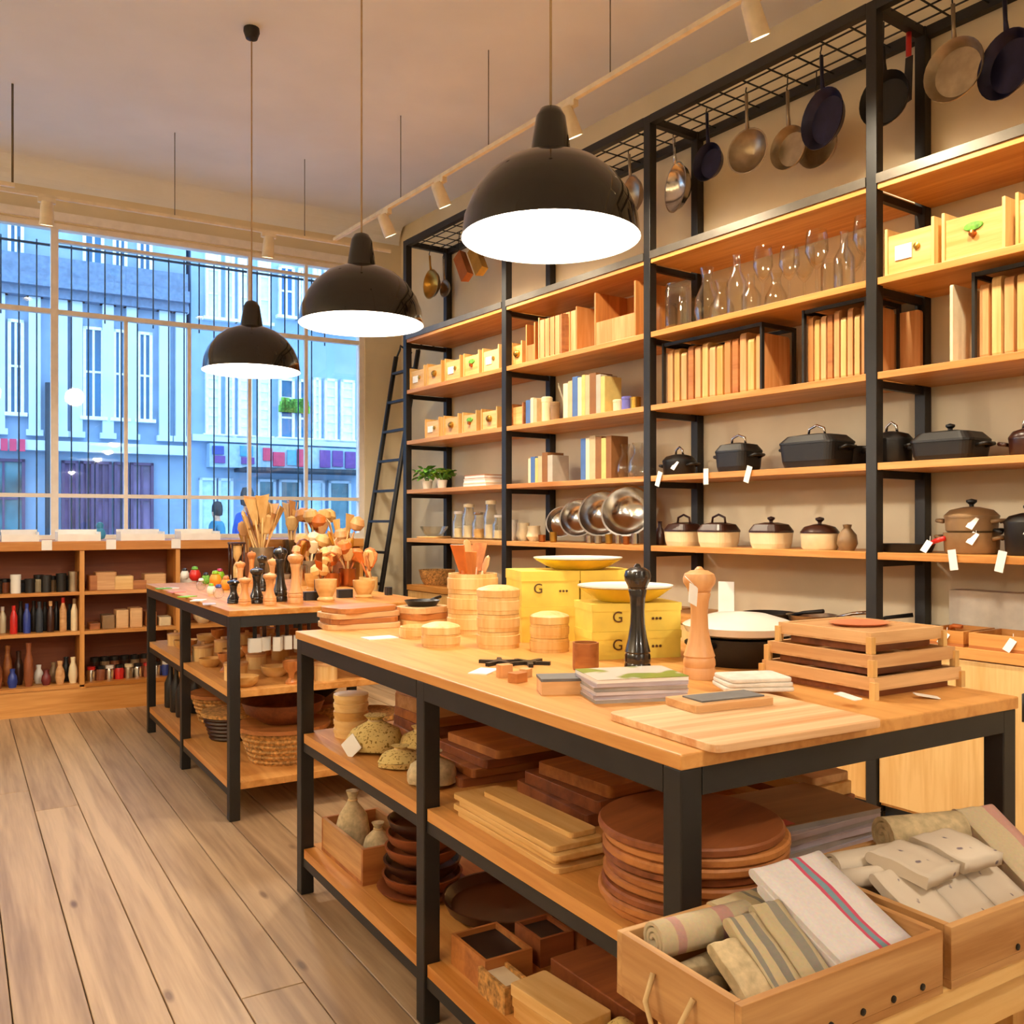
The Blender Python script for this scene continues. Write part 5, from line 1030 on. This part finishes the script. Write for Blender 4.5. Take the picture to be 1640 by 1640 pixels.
for sx_ in (-1, 1):
    for sy_ in (-1, 1): B().tube([(sx_*.036, sy_*.036, .012), (sx_*.036, sy_*.036, .228)], .006, 6).build('pillar', dkbrown, o)
B().lathe([(0, .012), (.03, .02), (.032, .07), (.006, .12), (.032, .17), (.03, .22), (0, .228)], 18).build('glass', plain('sand_filled_glass', 'd8b070', .2), o)
# bright small goods at the far-left end
for i, (px, py, r, m_, top, w_) in enumerate(((312, 930, .035, red, green, 'red tomato-shaped timer with green top'), (296, 928, .028, white, black, 'small white jar with black top'), (330, 935, .026, green, black, 'small green jar with black top'), (345, 938, .034, gold, lime, 'orange pepper-shaped timer with green top'), (352, 930, .03, lime, pink, 'lime jar with a pink ball top'), (362, 945, .03, gold, cherry, 'amber fruit-shaped timer'), (322, 945, .025, clear, white, 'small glass jar with a white lid'), (350, 958, .026, clear, blue, 'small glass jar with blue lid'), (338, 952, .022, white, lime, 'tiny white pot with lime lid'))):
    turned('kitchen_timer' if 'timer' in w_ else 'small_jar', f'{w_} on the window-side table', 'timer' if 'timer' in w_ else 'jar', on2(px, py), [('body', sp([(.5, 0), (.95, .25), (1, .6), (.7, .95), (0, 1)], r, r*2), m_), ('top', [(r*.45, r*1.92), (r*.6, r*2.1), (r*.45, r*2.5), (0, r*2.6)], top)])
for i, (px, py, m_) in enumerate(((262, 943, green), (282, 949, plain('rose_card', 'c87a70', .7)), (300, 956, lime), (318, 962, paper), (335, 968, lav), (275, 942, white))):
    one('greeting_card', B().bc(.08, .055, .004), m_, f'flat {("green", "rose", "lime", "white", "lavender", "small white")[i]} card lying on the window-side table', 'card', on2(px, py), RT+rad(20*i))
# ------------------------------------------------------------------ its middle shelf
def m2(x, y, dz=0): return inT(T2, x, y, M1+dz)
def q2(x, y, dz=0): return inT(T2, x, y, M0+dz)
rn = random.Random(21); k = 0
for ix in range(5):
    for iy in range(8):
        x = .11+ix*.18+rn.uniform(-.02, .02); y = .1+iy*.225+rn.uniform(-.03, .03); r = rn.uniform(.05, .068); kind = (ix+iy*2) % 3
        nm_ = f'in row {NTH[iy] if iy else "first"} from the near end'
        row = ('first', 'second', 'third', 'fourth', 'fifth', 'sixth', 'seventh', 'eighth')[iy]; pos = ('left', 'centre-left', 'centre', 'centre-right', 'right')[ix]
        if kind == 0: one('wooden_bowl', B().lathe([(r*.55, 0), (r*.9, r*.3), (r, r*.75), (r*.92, r*.75), (r*.8, r*.32), (0, .01)], 16), (pine, beech, acacia)[k % 3], f'small wooden bowl on the window-side table\'s middle shelf, {row} row {pos}', 'bowl', m2(x, y), 0, 'small wooden goods on the middle shelf')
        elif kind == 1: one('wooden_egg_cup', B().lathe(sp([(.7, 0), (.7, .08), (.3, .25), (.35, .45), (.9, .7), (1, 1), (.86, 1), (.7, .7), (0, .55)], r*.6, r*1.5), 14), (pinez, beechz, cherry)[k % 3], f'wooden egg cup on the window-side table\'s middle shelf, {row} row {pos}', 'egg cup', m2(x, y), 0, 'small wooden goods on the middle shelf')
        else:
            o = thing('wooden_canister', f'pale lidded wooden canister on the middle shelf, {row} row {pos}', 'canister', m2(x, y), 0, 'small wooden goods on the middle shelf'); B().lathe([(r*.8, 0), (r*.8, r), (0, r)], 16).build('body', (bamboo, pinez)[k % 2], o); B().lathe([(r*.84, r+.0005), (r*.84, r*1.2), (r*.2, r*1.28), (r*.2, r*1.5), (0, r*1.55)], 16).build('lid', (dkbrown, beech, pine)[k % 3], o)
        k += 1
for i in range(6):
    p = TT(T2, .13+.05*i, .08+.03*(i % 2)); zt = TH-.03
    o = thing('hanging_brush', f'white-bristled dark-handled brush hanging under the window-side tabletop, {nth(i, 6)}', 'brush', (p[0], p[1], zt), RT+rad(30*i), 'brushes hung under the tabletop')
    B().tube([(0, 0, 0), (0, 0, -.03)], .002, 5).build('cord', black, o); B().tube([(0, 0, -.02), (0, 0, -.1)], .009, 8).build('handle', (black, dkbrown)[i % 2], o)
    B().prism(rrect(.055, .035, .008, 3), -.16, -.1).build('bristles', white, o)
# ------------------------------------------------------------------ its bottom shelf
def big_basket(label, x, y, r, h, mat, n='bread_basket', cat='basket'):
    o = thing(n, label, cat, q2(x, y), 0)
    bb = []
    for kk in range(6):
        z = h*kk/6; rr = r*(.75+.25*kk/6); bb += [(rr, z), (rr+.008, z+h/12), (rr+.004, z+h/6-.001)]
    B().lathe(bb+[(r*.96, h), (r*.7, .015), (0, .015)], 26).build('body', mat, o); B().lathe([(r*.97, h*.985), (r*1.06, h), (r*1.06, h+.018), (r*.97, h+.018)], 26).build('rim', (wicker, acacia)[mat is wicker], o)
big_basket('large round woven basket at the near end of the bottom shelf', .33, .32, .2, .15, wicker); big_basket('second large round basket behind the near one', .6, .75, .2, .16, wicker)
big_basket('dark brown round basket at the middle of the bottom shelf', .24, .86, .15, .12, dkbrown); big_basket('brown bread basket towards the far end of the bottom shelf', .3, 1.3, .17, .14, wicker); big_basket('woven tub on the right of the bottom shelf', .72, .24, .15, .17, acacia)
one('wooden_bowl', B().lathe([(.09, 0), (.17, .05), (.19, .1), (.18, .1), (.155, .055), (0, .015)], 28), walnut, 'dark wide wooden bowl resting on the near woven basket', 'bowl', q2(.33, .32, .17), 0)
one('wooden_bowl', B().lathe([(.08, 0), (.15, .05), (.165, .09), (.155, .09), (.135, .055), (0, .015)], 28), iron, 'black iron bowl resting on the second round basket', 'bowl', q2(.6, .75, .18), 0)
for i in range(5): turned('black_flask', f'black flask standing towards the far end of the bottom shelf, {nth(i, 5)}', 'flask', q2(.12+.09*(i % 2), 1.5+.08*i), [('body', sp(BOT, .035, .26), black)], 0, 'black flasks on the bottom shelf')
for i in range(3): turned('wooden_bottle', f'tall wooden skittle-shaped mill at the far end, {nth(i, 3)}', 'pepper mill', q2(.32+.1*i, 1.72), [('body', sp(MILL+HEAD[1:], .035, .28), beechz)], 0, 'skittle mills at the far end')
# ================================================================== goods in the window cabinet
def wc(x, o, z): return (*W(x, o), z)
def bottle(label, x, z, r, h, mat, capm, name='bottle', cat='bottle', o=.09):
    turned(name, label, cat, wc(x, o, z), [('body', sp([(.95, 0), (1, .05), (1, .62), (.5, .8), (.42, .84)], r, h), mat), ('cap', sp([(.46, .841), (.5, .86), (.5, 1), (0, 1.0)], r, h), capm)], 0, 'bottles and flasks in the window cabinet')
spec2 = [(-8, .2, cream, cream, 'cream'), (4, .17, cream, white, 'pale yellow'), (22, .18, red, red, 'red'), (33, .2, black, black, 'black'), (43, .19, blue, blue, 'dark blue'), (54, .2, black, black, 'slim black'), (63, .2, drk, drk, 'charcoal'), (72, .19, black, steel_b, 'matt black'), (81, .2, dkbrown, beech, 'brown'), (90, .19, black, black, 'last black'), (101, .22, beech, red, 'tan with a red cap'), (112, .17, drk, drk, 'grey-black'), (119, .21, cream, taupe, 'beige')]
for i, (px, h, m_, c_, w_) in enumerate(spec2): bottle(f'{w_} flask on the window cabinet\'s middle shelf', wx(px, (.08, .16)[i % 2]), .53, .022, h, m_, c_, o=(.08, .16)[i % 2])
for i, (px, h, m_, w_) in enumerate(((-5, .08, iron, 'dark'), (8, .09, terra, 'brown'), (25, .12, white, 'white'), (36, .08, drk, 'charcoal'), (48, .09, iron, 'black'), (62, .11, cream, 'cream'), (74, .11, steel_b, 'dark grey'), (85, .1, taupe, 'taupe'), (98, .12, iron, 'tall black'), (108, .1, drk, 'sooty'), (117, .13, alu, 'grey'))):
    turned('small_tin', f'{w_} small tin on the window cabinet\'s upper shelf', 'tin', wc(wx(px, (.07, .15)[i % 2]), (.07, .15)[i % 2], .79), [('body', [(.03, 0), (.03, h*.75), (0, h*.75)], m_), ('lid', [(.032, h*.751), (.032, h), (0, h)], iron if i % 2 else m_)], 0, 'tins on the upper shelf')
for i, (px, h, m_, w_) in enumerate(((-4, .2, terra, 'brown'), (12, .26, acacia, 'tall brown'), (20, .12, blue, 'blue-footed'), (30, .22, dkbrown, 'dark brown'), (46, .28, terra, 'tallest brown'), (62, .12, white, 'small white'), (74, .1, plain('maroon_glaze', '6c2424', .4), 'maroon'), (86, .13, taupe, 'taupe'), (96, .15, beech, 'tan'), (106, .16, black, 'black'), (117, .17, cream, 'cream'))):
    turned('vase', f'{w_} vase on the window cabinet\'s bottom shelf', 'vase', wc(wx(px, (.08, .18)[i % 2]), (.08, .18)[i % 2], .185), [('body', sp([(.7, 0), (1, .3), (.85, .6), (.45, .8), (.55, 1), (.45, 1), (.38, .8), (.7, .6), (0, .1)], .03, h), m_)], 0, 'vases on the bottom shelf')
# second compartment: pale boxes, blocks and spice jars
for i, (px, w, h, m_) in enumerate(((148, .06, .1, acacia), (168, .13, .12, beech), (195, .13, .09, pine), (222, .1, .06, acacia), (246, .14, .1, beech))):
    one('wooden_caddy', B().prism(rrect(w, .16, .01, 2), 0, h), m_, f'wooden caddy block on the second compartment\'s upper shelf, {nth(i, 5)}', 'box', wc(wx(px, .14), .14, .79), RW, 'wooden caddies', .003)
for i, (px, w, h, m_) in enumerate(((150, .07, .04, acacia), (172, .08, .09, taupe), (194, .08, .12, beech), (216, .08, .13, beech), (240, .07, .1, acacia), (262, .08, .06, cream))):
    one('wooden_caddy', B().prism(rrect(w, .14, .01, 2), 0, h), m_, f'small caddy on the second compartment\'s middle shelf, {nth(i, 6)}', 'box', wc(wx(px, .14), .14, .53), RW, 'small caddies', .003)
for i in range(9):
    px = 146+i*15; turned('spice_jar', f'spice jar in the second compartment\'s bottom row, {nth(i, 9)}', 'jar', wc(wx(px, .1), .1, .185), [('glass', [(.028, 0), (.03, .06), (.024, .075), (0, .075)], (inox, terra, inox, red, alu, inox, terra, inox, blue)[i]), ('lid', [(.026, .0755), (.026, .095), (0, .095)], (red, iron, white, iron, cream, black, red, iron, white)[i])], 0, 'spice jars')
for i in range(8):
    px = 152+i*16; turned('spice_jar', f'dark-lidded spice jar in the second compartment\'s back row, {nth(i, 8)}', 'jar', wc(wx(px, .22), .22, .185), [('glass', [(.03, 0), (.03, .11), (0, .11)], (dkbrown, taupe, terra)[i % 3]), ('lid', [(.031, .1105), (.031, .14), (0, .14)], iron)], 0, 'dark-lidded spice jars')
for i in range(12):
    px = 300+i*25; x = wx(px, .13)
    if x < 2.38: turned('bowl', f'{("white", "cream", "taupe")[i % 3]} bowl in the cabinet behind the window-side table, {NTH[i] if i else "first"} from the left', 'bowl', wc(x, .13, (.79, .53, .185)[i % 3]), [('body', sp([(.5, 0), (.9, .5), (1, 1), (.93, 1), (.8, .5), (0, .12)], .07, .07), (white, cream, taupe)[i % 3])], 0, 'bowls in the cabinet')
# white display bins with tags on the cabinet top
for i, (a, b) in enumerate(((-95, -5), (2, 62), (92, 160), (192, 262), (288, 350))):
    x0, x1 = wx(a, .1), wx(b, .1); o = thing('display_bin', f'low white display bin on the cabinet top, {nth(i, 5)}', 'bin', wc((x0+x1)/2, .17, 1.1205), RW, 'white bins under the window'); w = x1-x0
    B().box(-w/2, -.12, 0, w/2, .12, .008).build('base', paper, o)
    for y in (-.12, .112): B().box(-w/2, y, .008, w/2, y+.008, .045 if y < 0 else .075).build('long_side', paper, o)
    for s in (-1, 1): B().box(min(s*w/2, s*(w/2-.008)), -.112, .008, max(s*w/2, s*(w/2-.008)), .112, .06).build('end', paper, o)
    B().box(-w/2+.01, -.11, .0085, w/2-.01, .11, .03).build('contents', (card, lav, paper, lav, card)[i], o)
for i, px in enumerate((75, 178, 282)):
    one('price_tag', B().box(-.03, -.0195, -.045, .03, -.0155, .02), paper, f'white price tag hanging on the cabinet top edge, {nth(i, 3)}', 'tag', wc(wx(px, -.02), 0, 1.11), RW)
t_ = one('toy_bird', B().lathe([(0, 0), (.03, .01), (.04, .04), (.03, .07), (.02, .08), (.026, .1), (.018, .12), (0, .126)], 14), plain('sky_blue_paint', '3f8fb8', .5), 'small blue ornament standing among the window bins', 'ornament', wc(wx(160, .38), .38, 1.1205), 0)
t_2 = one('orange_ball', B().lathe([(0, 0), (.02, .008), (.026, .026), (.02, .044), (0, .052)], 12), orange, 'small orange ball standing beside the blue ornament', 'ball', wc(wx(148, .4), .4, 1.1205), 0)
